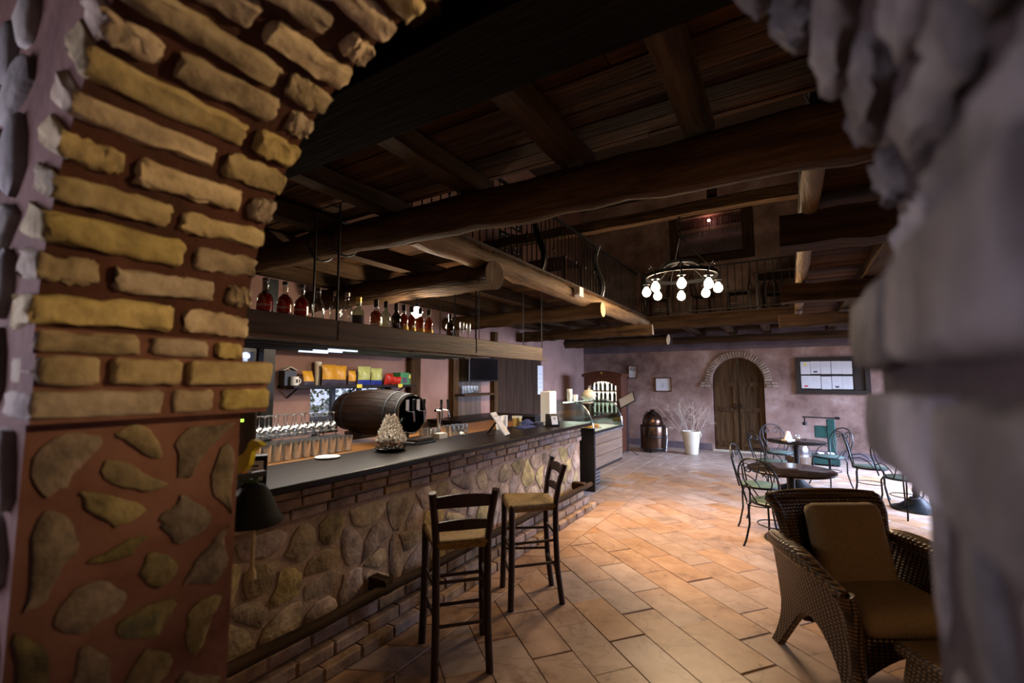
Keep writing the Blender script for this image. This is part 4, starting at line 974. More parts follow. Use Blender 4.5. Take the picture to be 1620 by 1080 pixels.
# ================================================================== ON THE COUNTER
CZ = 1.10
fp = thing('dried_arrangement', 'fluffy pale dried plume arrangement in a low dark bowl on the bar', 'arrangement', (-2.73, 2.60, CZ))
MB().lathe([(.0, .002), (.10, 0), (.125, .025), (.12, .03), (.09, .015), (0, .012)], 18).obj('bowl', 'black', fp, smooth=60)
m = MB()
for k in range(420):
    a = random.uniform(0, 2 * PI); rr = .12 * math.sqrt(random.random()); z = .02 + .07 * (1 - rr / .14) * random.random(); p = Vector((rr * math.cos(a), rr * math.sin(a), z)); d = Vector((random.uniform(-1, 1), random.uniform(-1, 1), random.uniform(.0, 1))).normalized() * .028
    w = d.cross(Vector((random.random(), random.random(), random.random()))).normalized() * .006; m.add([p - w, p + w, p + d], [(0, 1, 2)])
tag(m.obj('moss_nest', 'moss', fp), kind='stuff'); m = MB()
for k in range(900):
    z = .07 + .20 * random.random() ** 1.1; R = .105 * (1 - (z - .07) / .24) + .012; a = random.uniform(0, 2 * PI); rr = R * random.uniform(.55, 1); p = Vector((rr * math.cos(a), rr * math.sin(a), z))
    d = (Vector((math.cos(a), math.sin(a), 1.1)) + Vector([random.uniform(-.8, .8) for _ in range(3)])).normalized() * random.uniform(.015, .035); w = d.cross(Vector((random.random(), -random.random(), random.random()))).normalized() * .006
    m.add([p, p + d * .5 + w, p + d, p + d * .5 - w], [(0, 1, 2, 3)])
tag(m.obj('plume_tuft', 'plume', fp), kind='stuff')
def napkin_box(label, loc, rz):
    t = thing('napkin_dispenser', label, 'napkin dispenser', loc, rz)
    MB().prism([(-.055, 0), (.075, 0), (.082, .012), (.048, .135), (.036, .148), (-.045, .148), (-.055, .135)], -.06, .06, lambda a, b, h: (a, h, b)).obj('housing', 'black', t, smooth=60); c = MB().rbox(.003, .042, .052, .002, (1, 1, 1), M=TR(.064, 0, .075) @ RY(-.28)).obj('front_card', 'paper', t)
    MB().box(.0032, .0037, -.02, .02, .020, .030, 0, TR(.064, 0, .075) @ RY(-.28)).box(.0032, .0037, -.012, .012, .005, .010, 0, TR(.064, 0, .075) @ RY(-.28)).obj('print', 'ink', c)
napkin_box('black napkin dispenser at the near end of the bar beside the duck', (-2.50, 1.40, CZ), -.55)
napkin_box('black napkin dispenser in front of the white cash screen', (-2.52, 5.03, CZ), -.6)
MB_ = thing('table_card', 'slanted white price card leaning on a stand on the bar', 'card', (-2.55, 3.92, CZ), .25)
M = TR(0, 0, .12) @ RY(-.62); c = MB().box(-.012, .0, -.075, .075, -.135, .135, 0, M).obj('card', 'paper', MB_)
MB().box(.001, .002, -.05, .05, .08, .095, 0, M).box(.001, .002, -.05, .03, .04, .045, 0, M).box(.001, .002, -.05, .045, .02, .025, 0, M).obj('print', 'ink_grey', c); MB().box(.001, .002, -.01, .055, -.11, -.04, 0, M).obj('picture_print', 'label', c)
MB().bar((-.14, 0, .01), (-.03, 0, .15), .08, .006).obj('easel_leg', 'black', MB_)
cs = thing('cash_screen', 'tall white cash register screen glowing at the far end of the bar', 'cash register', (-2.66, 5.22, CZ), .25)
MB().rbox(.06, .20, .19, .012, (1, 2, 2), M=TR(0, 0, .23)).obj('screen_back', 'white', cs); MB().box(-.05, .05, -.08, .08, 0, .05).obj('foot', 'white', cs)
pt = thing('plate', 'flat white plate lying on the inner edge of the bar', 'plate', (-2.86, 2.12, CZ)); MB().lathe([(0, .004), (.05, .003), (.085, .012), (.087, .010), (.05, 0)], 18).obj('dish', 'white', pt, smooth=60); MB().lathe([(0, .006), (.04, .006), (.04, .0062)], 14).obj('paper_doily', 'paper', pt)
bx = thing('napkin_packet', 'small cream box on the bar past the plume arrangement', 'box', (-2.92, 3.42, CZ)); MB().box(-.04, .04, -.06, .06, 0, .045).obj('box', 'ceramic', bx); MB().box(-.03, .03, -.05, .05, .045, .05).obj('napkins', 'white', bx)
bb = thing('bottle_opener', 'small blue-capped squeeze bottle lying behind the cream box', 'bottle', (-2.90, 3.72, CZ), .9); MB().lathe([(.018, 0), (.018, .08), (.008, .095)], 10, (0, 0, .018), RX(PI / 2)).obj('body', 'white', bb, smooth=60); MB().lathe([(.02, 0), (.014, .035)], 10, (0, 0, .018), RX(-PI / 2)).obj('cap', 'blue', bb)
tr = thing('serving_tray', 'stack of dark wooden boards beside the barrel on the bar', 'board', (-2.86, 3.05, CZ)); MB().cbox(.09, .14, .012, .004, TR(0, 0, .012)).obj('lower_board', 'black', tr); MB().cbox(.08, .12, .012, .004, TR(0, .01, .037) @ RZ(.1)).obj('upper_board', 'barrel_wood', tr)
for k, (y, z, h) in enumerate(((4.38, 0, .15), (4.50, 0, .17))):
    t = thing('cup_stack', 'stack of small white paper cups behind the price card, %s one' % ('left', 'right')[k], 'cup', (-2.87, y, CZ)); 
    for j in range(4): MB().lathe([(.028, j * .03), (.036, j * .03 + .06), (.034, j * .03 + .06)], 12).obj('paper_cup', 'white', t, smooth=60)
wbk = thing('biscuit_tin', 'round golden tin among the things at the end of the bar', 'tin', (-2.88, 4.80, CZ)); MB().lathe([(.06, 0), (.06, .10), (.063, .10), (.063, .12), (0, .125)], 18).obj('tin', 'gold', wbk, smooth=50); MB().lathe([(.064, .10), (.064, .122), (.0, .128)], 18).obj('lid', 'label', wbk, smooth=50)
cb = thing('folded_cloth', 'crumpled dark blue cloth lying on the bar by the cash screen', 'cloth', (-2.72, 4.72, CZ))
MB().grid(lambda u, v: ((u - .5) * .16, (v - .5) * .30, .006 + .06 * math.sin(PI * u) * math.sin(PI * v) ** 1 * (1 + .4 * math.sin(11 * v + 4 * u))), 10, 14, thick=lambda u, v: (0, 0, -.004)).obj('cloth', 'cloth_blue', cb, smooth=80); MB().grid(lambda u, v: ((u - .5) * .14, .04 + (v - .5) * .16, .05 + .05 * math.sin(PI * u) * math.sin(PI * v)), 6, 8, thick=lambda u, v: (0, 0, -.004)).obj('fold', 'cloth_blue', cb, smooth=80)
nt = MB().box(XL + .06, XL + .066, 9.05, 9.30, 1.35, 2.0).obj('wall_notice', 'paper'); tag(nt, 'tall white paper notice at the right edge of the dark panel', 'notice')
for k in range(4): MB().box(XL + .0665, XL + .067, 9.10, 9.25, 1.5 + k * .1, 1.515 + k * .1).obj('print', 'ink_grey', nt)
fg = thing('bottle_fridge', 'small lit drinks fridge glowing green behind the bar', 'fridge', (-4.3, 7.6, 0)); MB().box(-.3, .3, -.3, .3, 0, 1.0).obj('cabinet', 'black', fg); MB().box(.30, .31, -.25, .25, .2, .9).obj('glass_door', 'fridge_lit', fg)
bc = thing('back_cabinet', 'low dark cabinet with the till drawers behind the bar', 'cabinet', (-4.50, 6.3, 0))
MB().box(-.33, .3, -.9, .8, 0, 1.02).obj('body', 'dark_panel', bc); MB().box(-.34, .34, -.95, .85, 1.02, 1.06).obj('top', 'counter', bc)
for k in range(3): dd = MB().box(.30, .318, -.85 + k * .55, -.35 + k * .55, .1, .95).obj('door', 'door_wood', bc); MB().tube([(.33, -.42 + k * .55, .5), (.33, -.42 + k * .55, .62)], .008, 6).obj('handle', 'steel', dd)

# ================================================================== BELL WITH PAINTED DUCK
be = thing('dinner_bell', 'black iron bell with yellow duck figure and rope, fixed behind the arch', 'bell', (-1.51, .85, 1.19))
MB().lathe([(.086, 0), (.088, .006), (.074, .03), (.055, .075), (.040, .105), (.028, .120), (.010, .126)], 20).obj('bell_cup', 'bell_iron', be, smooth=60)
MB().tube([(0, 0, .12), (0, 0, .15)], .009, 6).bar((0, -.18, .155), (0, .03, .155), .02, .018).bar((0, -.165, .04), (0, -.03, .15), .014, .014).obj('bracket', 'iron', be); MB().box(-.03, .03, -.19, -.172, .0, .2).obj('wall_plate', 'iron', be)
MB().tube([(0, 0, .07), (.002, 0, .0), (0, .002, -.09), (.004, 0, -.135)], [.006, .006, .006, .006], 6).lathe([(.006, -.135), (.014, -.15), (.018, -.175), (.004, -.18)], 8).obj('bell_rope', 'rope', be, smooth=60)
U = lambda u, v: (-1.65 + (u - 372) * .0039 + 1.51, (745 - v) * .00215 + .153)
dk = [U(*p) for p in ((419, 699), (412, 694), (404, 692), (398, 697), (396, 706), (390, 716), (380, 722), (371, 727), (366, 731), (371, 738), (377, 744), (386, 746), (394, 740), (400, 731), (402, 720), (404, 710), (410, 703))]
duck = MB().prism(dk, -.008, .008, lambda a, b, h: (a, h, b)).obj('duck_figure', 'yellow', be)
tag(duck, 'flat yellow painted duck'); MB().prism([U(*p) for p in ((384, 744), (391, 744), (392, 752), (382, 753))], -.007, .007, lambda a, b, h: (a, h, b)).obj('duck_feet', 'orange', duck)
MB().prism([U(*p) for p in ((368, 751), (412, 751), (408, 757), (368, 757))], -.012, .012, lambda a, b, h: (a, h, b)).obj('grass_base', 'grass', be)

# ================================================================== STOOLS
def stool(label, loc, rz):
    t = thing('bar_stool', label, 'bar stool', loc, rz, 'rush seated bar stools')
    SH = .715; fw, bw = .185, .150
    legs = [(-fw, -.17, 'f'), (fw, -.17, 'f'), (-bw, .17, 'b'), (bw, .17, 'b')]
    for x, y, k in legs:
        s = 1 if x > 0 else -1
        if k == 'f': pth = [(x + s * .012, y - .012, 0), (x + s * .004, y - .004, .25), (x, y, .5), (x, y, SH + .01)]
        else: pth = [(x + s * .006, y + .045, 0), (x, y + .012, .25), (x, y, .5), (x + s * .002, y, SH), (x + s * .014, y + .02, .86), (x + s * .034, y + .065, 1.02)]
        MB().tube(pth, .0235 if k == 'f' else .0225, 8).obj('leg' if k == 'f' else 'back_leg', 'stool_wood', t, smooth=60)
    for z0, zt in ((.79, .825), (.925, .975)):
        k = (z0 - SH) / .305; yo = .17 + .062 * k ** 1.3; hw = bw + .030 * k
        def f(u, v, z0=z0, zt=zt, yo=yo, hw=hw): x = (u - .5) * 2 * hw; return (x, yo + .02 * math.cos(PI * (u - .5)), z0 + (zt - z0) * v + .018 * math.sin(PI * u) * (.3 + .7 * v) + .012 * (v))
        MB().grid(f, 10, 1, thick=lambda u, v: (0, .014, 0)).obj('back_slat', 'stool_wood', t)
    def rail(a, b, z, r=.010): MB().tube([(a[0], a[1], z), (b[0], b[1], z)], r, 7).obj('stretcher', 'stool_wood', t)
    F0, F1, B0, B1 = legs
    for z in (.30, .46): rail(F0, B0, z); rail(F1, B1, z)
    for z in (.22, .40): rail(F0, F1, z, .011)
    for z in (.26, .50): rail(B0, B1, z)
    def sf(u, v):
        w = fw + .012 + (bw - fw) * v; x = (u - .5) * 2 * w; y = -.19 + .375 * v
        e = min(abs(u - .5) * 2, 1); g = min(abs(v - .5) * 2, 1)
        return (x, y, SH + .022 - .022 * (1 - max(e, g)) - (.012 if max(e, g) > .97 else 0))
    MB().grid(sf, 14, 14, thick=lambda u, v: (0, 0, -.042)).obj('rush_seat', 'rush', t, smooth=70)
    # rush cord edges
    for a, b in ((F0, F1), (F1, B1), (B1, B0), (B0, F0)):
        MB().tube([(a[0], a[1], SH), (b[0], b[1], SH)], .022, 8).obj('seat_roll', 'rush', t, smooth=60)
    return t
stool('dark wooden bar stool in front, seen from behind, rush seat', (-1.80, 2.29, 0), math.atan2(.235, -.25) + PI / 2)
stool('dark wooden bar stool with rush seat showing, beyond the nearest stool', (-1.79, 3.17, 0), math.atan2(-.66, -.75) + PI / 2)

# ================================================================== DISPLAY CASE
dc = thing('pastry_display', 'refrigerated glass display case with plank front at the end of the bar', 'display case', (-2.75, 6.55, 0))
MB().box(-.35, .02, -.55, .62, 0, .40).obj('base', 'black', dc)
for k in range(7): MB().box(.02, .04, -.52, .60, .03 + k * .052, .065 + k * .052, 0).obj('louvre', 'steel', dc)
for k in range(3): MB().cbox(.012, .60, .076, .004, TR(.395, .03, .525 + k * .157)).obj('front_plank', 'board_grey', dc)
MB().box(-.40, .383, -.60, .66, .40, .915).obj('body', 'black', dc); MB().box(-.42, .42, -.62, -.58, .15, 1.0).obj('side_panel', 'black', dc); MB().box(.395, .42, -.60, -.57, .40, .95).obj('side_trim', 'steel', dc)
MB().box(-.40, .42, -.58, .66, .915, .945).obj('deck', 'white', dc); MB().box(.40, .43, -.60, .68, .92, .955).obj('front_rail', 'black', dc)
MB().grid(lambda u, v: (.40 - .28 * (1 - math.cos(v * PI / 2)) - .02 * v, -.58 + 1.24 * u, .95 + .40 * math.sin(v * PI / 2)), 2, 10).obj('curved_glass', 'case_glass', dc, smooth=70)
for s in (-.58, .66):
    MB().prism([(-.40, .945), (.40, .945)] + [(.40 - .28 * (1 - math.cos(v * PI / 20)), .95 + .40 * math.sin(v * PI / 20)) for v in range(1, 11)] + [(-.40, 1.35)], s - .003, s + .003, lambda a, b, h: (a, h, b)).obj('side_glass', 'case_glass', dc)
    MB().tube([(.40 - .28 * (1 - math.cos(v * PI / 20)), s, .95 + .40 * math.sin(v * PI / 20)) for v in range(0, 11)], .008, 6).obj('glass_edge', 'chrome', dc)
MB().box(-.40, .12, -.58, .66, 1.35, 1.362).obj('top_glass', 'case_glass', dc); MB().box(-.35, .25, -.56, .64, 1.13, 1.137).obj('glass_shelf', 'case_glass', dc); MB().box(-.10, -.06, -.5, .58, 1.33, 1.348).obj('light_tube', 'case_light', dc)
light('case_lamp', 'AREA', (-.08, .04, 1.32), 9, (1, .94, .82), .05, (0, 0, 0), 1.0, parent=dc)
for k, (x, y, r, h) in enumerate(((-2.75, 6.08, .035, .10), (-2.70, 6.16, .038, .06), (-2.82, 6.22, .042, .14))):
    t = thing('paper_cups', 'stack of white paper cups on the display case, %s' % ('left stack', 'short front stack', 'tallest stack')[k], 'cup', (x, y, 1.362)); 
    for j in range(int(h / .02)): MB().lathe([(r * .8, j * .02), (r, j * .02 + .05), (r * .95, j * .02 + .05)], 12).obj('paper_cup', 'white', t, smooth=60)
cj = thing('cookie_jar', 'round cream pottery jar with lid on the display case', 'jar', (-2.72, 6.72, 1.362))
MB().lathe([(.07, 0), (.10, .02), (.12, .06), (.10, .11), (.075, .125)], 18).obj('pot', 'ceramic', cj, smooth=60); MB().lathe([(.085, .125), (.06, .145), (.015, .155), (.02, .175), (0, .18)], 16).obj('lid', 'ceramic', cj, smooth=60)
for k in range(9):
    a = 2 * PI * k / 9; MB().lathe([(0, -.002), (.010, 0), (0, .002)], 6, (.121 * math.cos(a), .121 * math.sin(a), .06), RZ(a) @ RY(PI / 2)).obj('dot', 'orange', cj)
ck = thing('cake_plate', 'plate of pastries inside the display case', 'pastries', (-2.60, 6.5, .945)); MB().lathe([(0, .005), (.15, .005), (.16, .015)], 16).obj('plate', 'chrome', ck)
for k in range(6): MB().rbox(.035, .03, .025, .012, (1, 1, 1), M=TR(.09 * math.cos(k), .09 * math.sin(k), .032)).obj('pastry', 'orange', ck, smooth=60)

# ================================================================== WINE CABINET, MENU STAND, WALL THINGS
wc = thing('wine_cabinet', 'reddish wooden wine cabinet with lit arched opening in the corner', 'cabinet', (-3.85, 10.62, 0))
cw, cd = .46, .26
MB().box(-cw, -cw + .06, -cd, cd, 0, 1.75).obj('side_panel', 'red_wood', wc); MB().box(cw - .06, cw, -cd, cd, 0, 1.75).obj('side_panel', 'red_wood', wc); MB().box(-cw, cw, cd - .03, cd, 0, 1.75).obj('back_panel', 'red_wood', wc)
MB().box(-cw - .04, cw + .04, -cd - .04, cd, 1.75, 1.82).obj('cornice', 'red_wood', wc)
MB().prism([(-cw - .04, 1.82), (cw + .04, 1.82), (.2, 1.88), (0, 1.90), (-.2, 1.88)], -cd - .03, -cd + .06, lambda a, b, h: (a, h, b)).obj('pediment', 'red_wood', wc); MB().lathe([(0, -.006), (.03, 0), (0, .006)], 10, (0, -cd - .035, 1.84), RX(PI / 2)).obj('rosette', 'gold', wc)
pr = [(-.36, 1.6)]; 
for i in range(9):
    x = -.32 + .64 * i / 8; MB().box(x - .04, x + .04, -cd, -cd + .03, 1.62 + .10 * (abs(i - 4) / 4) ** 2 * -1 + .02, 1.75).obj('arch_piece', 'red_wood', wc)
for sx in (-1, 1): MB().box(sx * .39 - .04, sx * .39 + .04, -cd - .01, -cd + .03, 0, 1.75).obj('stile', 'red_wood', wc)
for z in (.04, .45, .86, 1.14, 1.40): MB().box(-.4, .4, -cd + .04, cd - .04, z, z + .025).obj('shelf_board', 'red_wood', wc)
MB().box(-.39, .39, cd - .035, cd - .031, .88, 1.70).obj('lit_back', 'cab_light', wc); MB().box(-.36, .36, -cd, -cd + .02, .05, .45).obj('lower_panel', 'red_wood', wc)
light('cabinet_lamp', 'AREA', (0, 0, 1.70), 4, (1, .92, .78), .5, (0, 0, 0), .3, parent=wc)
wbm = MB().lathe([(.036, 0), (.037, .15), (.03, .18), (.014, .20), (.013, .25)], 10).mesh('wine_bottle', 'bottle_dark', 60)
for z, n, nm in ((1.425, 7, 'top'), (1.165, 7, 'middle'), (.885, 7, 'lower')):
    for k in range(n):
        o = bpy.data.objects.new('wine_bottle', wbm); COL.objects.link(o); o.location = (-3.85 - .33 + k * .11, 10.62 - .05 + random.uniform(-.03, .03), z)
        if nm == 'lower': o.scale = (1, 1, .98)
        tag(o, 'dark wine bottle on the %s lit shelf of the wine cabinet' % nm, 'bottle', 'wine bottles on the %s shelf of the cabinet' % nm)
ms = thing('menu_stand', 'slim iron menu stand with slanted pale board beside the wine cabinet', 'stand', (-3.20, 10.2, 0))
MB().tube([(0, 0, .05), (0, 0, 1.15)], .012, 6).obj('pole', 'iron', ms); M = TR(0, -.02, 1.22) @ RY(-.50) @ RX(.85); MB().box(-.20, .20, -.15, .15, -.008, .008, 0, M).obj('board', 'black', ms); MB().box(-.18, .18, -.13, .13, .009, .011, 0, M).obj('menu_sheet', 'paper', ms)
for a in (0, 2.1, 4.2): MB().tube([(0, 0, .08), (.08 * math.cos(a), .08 * math.sin(a), .10), (.16 * math.cos(a), .16 * math.sin(a), .04), (.20 * math.cos(a), .20 * math.sin(a), .012), (.23 * math.cos(a), .23 * math.sin(a), .03)], .008, 6).obj('scroll_foot', 'iron', ms)
frame('framed_sign', 'small framed no smoking notice high on the back wall', 'sign', -3.68, -3.44, 1.72, 2.06, YB, 'red_wood', 'paper', .022, 'y', [(.22, .78, .26, .30, 'ink_grey'), (.22, .78, .36, .40, 'ink_grey'), (.22, .78, .16, .2, 'ink_grey')])
sg = [o for o in bpy.data.objects if o.name.startswith('framed_sign')][0]
MB().tube([(.12 + .055 * math.cos(a), -.012, .245 + .055 * math.sin(a)) for a in [2 * PI * k / 16 for k in range(16)]], .007, 5, closed=True).bar((.085, -.012, .285), (.155, -.012, .205), .004, .012).bar((.08, -.012, .245), (.16, -.012, .245), .004, .01).obj('pictogram', 'ink', sg)
frame('framed_drawing', 'wide framed pale drawing on the back wall above the copper vessel', 'picture', -2.99, -2.58, 1.38, 1.74, YB, 'red_wood', 'paper', .025, 'y', [(.35, .6, .4, .42, 'ink_grey'), (.4, .65, .55, .57, 'ink_grey'), (.45, .5, .3, .6, 'ink_grey')])
nb, rr_ = frame('notice_board', 'dark wooden notice board with ten white sheets on the back wall', 'notice board', .09, 1.40, 1.37, 2.17, YB, 'dark_frame', 'black', .085, 'y', fd=.05)
for j in range(2):
    for k in range(5):
        a0 = .19 + k * .185 + random.uniform(-.006, .006); b0 = 1.80 - j * .315 + random.uniform(-.008, .008) - (.01 if j and 1 < k < 4 else 0)
        s = rr_(a0, a0 + .178, b0, b0 + .275, .009, .012, 'paper', 'sheet')
        for q in range(7 if (j + k) % 2 else 5): rr_(a0 + .02, a0 + .02 + random.uniform(.08, .14), b0 + .235 - q * .02, b0 + .238 - q * .02, .0122, .0128, 'ink_grey', 'print', s)
        if (j, k) in ((0, 1), (1, 0), (1, 3)): rr_(a0 + .05, a0 + .12, b0 + .03, b0 + .065, .0122, .0128, 'ink_red' if (j, k) == (1, 0) else 'ink', 'print', s)
        if (j, k) == (0, 0): rr_(a0 + .06, a0 + .11, b0 + .19, b0 + .24, .013, .0135, 'yellow', 'print', s)
rr_(1.13, 1.30, 1.46, 2.08, .009, .016, 'dark_frame', 'blank_panel')
cv = thing('copper_vessel', 'dark polished copper boiler with domed lid against the back wall', 'vessel', (-2.83, 10.95, 0), 0)
MB().lathe([(.27, .06), (.285, .10), (.29, .60), (.28, .625), (.24, .64)], 24).obj('tank', 'copper', cv, smooth=60); MB().lathe([(.235, .64), (.24, .70), (.21, .80), (.13, .90), (.06, .94), (.05, .98), (.0, .99)], 24).obj('dome_lid', 'copper', cv, smooth=60)
for z in (.10, .36, .60): MB().lathe([(.290, z - .012), (.296, z), (.290, z + .012)], 24).obj('band', 'iron', cv, smooth=60)
for a in (.5, 2.6, 4.7): MB().bar((.22 * math.cos(a), .22 * math.sin(a), .07), (.27 * math.cos(a), .27 * math.sin(a), 0), .05, .03).obj('foot', 'iron', cv)
MB().tube([(.24, -.1, .78), (.34, -.14, .66), (.36, -.16, .35), (.33, -.16, .05)], .014, 6).obj('side_pipe', 'chrome', cv, smooth=60); MB().tube([(-.18, -.10, .82), (-.10, -.15, .93), (.05, -.17, .93), (.12, -.15, .84)], .010, 6).obj('lid_handle', 'iron', cv)
vp = thing('tall_vase', 'tall cream ceramic vase holding dry branches left of the door', 'vase', (-1.99, 11.0, 0))
MB().lathe([(0, .0), (.125, 0), (.14, .02), (.185, .42), (.205, .50), (.20, .52), (.185, .50), (.17, .40), (0, .3)], 22).obj('pot', 'ceramic', vp, smooth=60)
for s in (-1, 1): MB().tube([(s * .19, -.02, .50), (s * .215, -.02, .46), (s * .20, -.02, .40), (s * .18, -.02, .39)], .012, 6).obj('handle', 'ceramic', vp, smooth=60)
def branch(par, base, d, L, depth):
    m = MB()
    def rec(p, d, L, k, r):
        q = p + d * L; mid = p + d * L * .5 + Vector([random.uniform(-.02, .02) for _ in range(3)]); m.tube([p, mid, q], [r, r * .8, r * .6], 4)
        if k > 0:
            for _ in range(4): rec(p.lerp(q, random.uniform(.4, 1)), (d + Vector([random.uniform(-.8, .8) for _ in range(3)])).normalized(), L * random.uniform(.35, .6), k - 1, r * .55)
    rec(Vector(base), Vector(d).normalized(), L, depth, .006); return m.obj('dry_branch', 'twig', par)
for dx, dy, dz, L in ((-.75, -.1, 1, .62), (-.45, .1, 1, .62), (-.2, -.2, 1, .55), (.1, .1, 1, .52), (.35, -.1, 1, .55), (.6, .1, .9, .50), (-.9, .0, .9, .68), (0, .2, 1, .6), (.25, -.3, 1, .5), (-.3, -.3, 1, .6)): branch(vp, (dx * .08, dy * .08, .35), (dx, dy, dz), L, 3)
sc = thing('platform_scale', 'old green cast iron platform scale by the back wall', 'scale', (.50, 11.1, 0))
MB().cbox(.24, .26, .07, .012, TR(0, 0, .10)).obj('platform', 'scale_green', sc); MB().cbox(.07, .06, .36, .012, TR(.14, .16, .52)).obj('column', 'scale_green', sc); MB().cbox(.12, .05, .12, .012, TR(-.02, .16, .62)).obj('housing', 'scale_green', sc)
MB().bar((-.34, .16, .91), (.30, .16, .90), .02, .025).obj('beam', 'iron', sc); MB().tube([(.22, .16, .905), (.29, .16, .905)], .028, 8).obj('counterweight', 'iron', sc); MB().tube([(-.30, .16, .91), (-.30, .16, .80)], .012, 6).lathe([(.04, .74), (.04, .80), (.01, .81)], 10, (-.30, .16, 0)).obj('hanging_weight', 'iron', sc)
for sx in (-.2, .2):
    for sy in (-.2, .2): MB().lathe([(.035, 0), (.03, .035)], 8, (sx, sy, 0)).obj('foot', 'iron', sc)
for k, (x, y) in enumerate(((.42, 10.98), (.60, 11.02))):
    t = thing('book_pile', 'small pile of old books on the green scale, %s pile' % ('left', 'right')[k], 'books', (x, y, .17), .3 - k * .5)
    for j in range(3): MB().cbox(.07 - j * .008, .05, .012, .003, TR(0, 0, .012 + j * .024) @ RZ(j * .2)).obj('book', ('label', 'red_wood', 'paper')[j], t)
dj = thing('demijohn', 'big clear glass demijohn standing in front of the scale', 'demijohn', (.06, 10.60, 0)); MB().lathe([(.0, 0), (.15, .0), (.20, .12), (.21, .30), (.16, .44), (.05, .52), (.04, .60), (.05, .61)], 20).obj('glass_body', 'glass', dj, smooth=60); MB().lathe([(.19, .02), (.215, .14), (.215, .20), (.21, .20), (.20, .12)], 20).obj('wicker_basket', 'wicker', dj, smooth=60)
# ================================================================== BISTRO TABLES AND CHAIRS
def bistro_table(label, loc, r=.40):
    t = thing('bistro_table', label, 'table', loc, 0, 'round bistro tables')
    MB().lathe([(0, .70), (r - .02, .70), (r, .708), (r, .726), (r - .008, .732), (0, .733)], 32).obj('tabletop', 'table_top', t, smooth=50)
    MB().lathe([(.05, .70), (.055, .66), (.038, .62), (.034, .30), (.045, .24), (.036, .20), (.042, .16), (.055, .14)], 16).obj('column', 'iron', t, smooth=60)
    pf = [(.05, .15)]
    for k in range(9): x = k / 8; pf += [(.06 + .20 * x, .14 * (1 - x) ** 1.6 + .022), (.068 + .20 * x, .14 * (1 - x) ** 1.6 + .014)]
    pf += [(.275, 0), (0, 0)]
    MB().lathe(pf, 28).obj('base', 'iron', t, smooth=30)
    return t
bistro_table('round dark bistro table nearest, right behind the wicker armchair', (-.05, 5.66, 0), .41)
bistro_table('round dark bistro table with napkin holder, in front of the scale', (.02, 8.36, 0), .40)
bistro_table('round dark bistro table half hidden by the right arch pillar', (1.31, 7.83, 0), .40)
def spiral(c, r, turns, s, n=26, a0=0):
    return [(c[0] + s * r * (1 - k / n * .85) * math.cos(a0 + turns * 2 * PI * k / n), c[1] + .0, c[2] + r * (1 - k / n * .85) * math.sin(a0 + turns * 2 * PI * k / n)) for k in range(n + 1)]
def bistro_chair(label, loc, f, arms=True):
    t = thing('bistro_chair', label, 'chair', loc, math.atan2(f[1], f[0]) + PI / 2, 'green iron bistro chairs')
    MB().lathe([(0, .445), (.185, .445), (.200, .452), (.200, .462), (.19, .468), (0, .462)], 26).obj('seat', 'seat_green', t, smooth=50)
    MB().lathe([(.202, .440), (.206, .452), (.202, .464), (.196, .452)], 26).obj('seat_ring', 'iron', t, smooth=60)
    yb = .17; lean = .10
    def B(x, z): return (x, yb + lean * max(0, (z - .45)) / .45 + .02 * (1 - (x / .22) ** 2), z)
    hoop = [B(-.165, .45), B(-.185, .55), B(-.205, .66)] + [B(-.208 * math.cos(a), .70 + .20 * math.sin(a)) for a in [PI * k / 14 for k in range(15)]] + [B(.205, .66), B(.185, .55), B(.165, .45)]
    MB().tube(hoop, .0095, 6).obj('back_hoop', 'iron', t, smooth=60)
    inner = [B(-.05, .46), B(-.11, .56), B(-.15, .68), B(-.13, .78)]; 
    for s in (-1, 1):
        sp = [B(p[0], p[2]) for p in spiral((s * .085, 0, .79), .062, 1.35, s, 24, -.2)]
        MB().tube([B(s * .045, .46), B(s * .10, .55), B(s * .150, .68)] + sp, .0065, 5).obj('heart_scroll', 'iron', t, smooth=60)
    for sx, sy in ((-1, -1), (1, -1), (-1, 1), (1, 1)):
        MB().tube([(sx * .15, sy * .13, .445), (sx * .17, sy * .15, .40), (sx * .165, sy * .15, .22), (sx * .19, sy * .18, .06), (sx * .205, sy * .20, 0)], .0105, 6).obj('leg', 'iron', t, smooth=60)
    if arms:
        for s in (-1, 1):
            MB().tube([B(s * .19, .58), (s * .215, .10, .60), (s * .225, .02, .56), (s * .215, -.03, .50), (s * .19, -.04, .455)], .007, 5).obj('arm_loop', 'iron', t, smooth=60)
    MB().tube([(.155 * math.cos(a), .15 * math.sin(a), .24) for a in [2 * PI * k / 20 for k in range(20)]], .006, 5, closed=True).obj('leg_ring', 'iron', t, smooth=60)
    return t
bistro_chair('green iron bistro chair nearest the camera, left of the armchair', (-.20, 5.28, 0), (.50, .80))
bistro_chair('green iron bistro chair left of the nearest round table, behind the nearest chair', (-.36, 6.05, 0), (1, -.15))
bistro_chair('green iron bistro chair at the left of the napkin table', (-.30, 7.95, 0), (.7, .4))
bistro_chair('green iron bistro chair behind the napkin table near the door', (-.22, 8.95, 0), (.4, -.8))
bistro_chair('green iron bistro chair on the right of the napkin table, before the scale', (.46, 8.85, 0), (-.7, -.6))
bistro_chair('green iron bistro chair left of the pillar-side table, heart back toward us', (.88, 8.10, 0), (.9, -.1))
bistro_chair('green iron bistro chair in front of the table beside the pillar', (1.14, 7.42, 0), (.75, .55))
bistro_chair('green iron bistro chair at the right of the table, by the pillar', (1.66, 8.12, 0), (-.9, -.2))
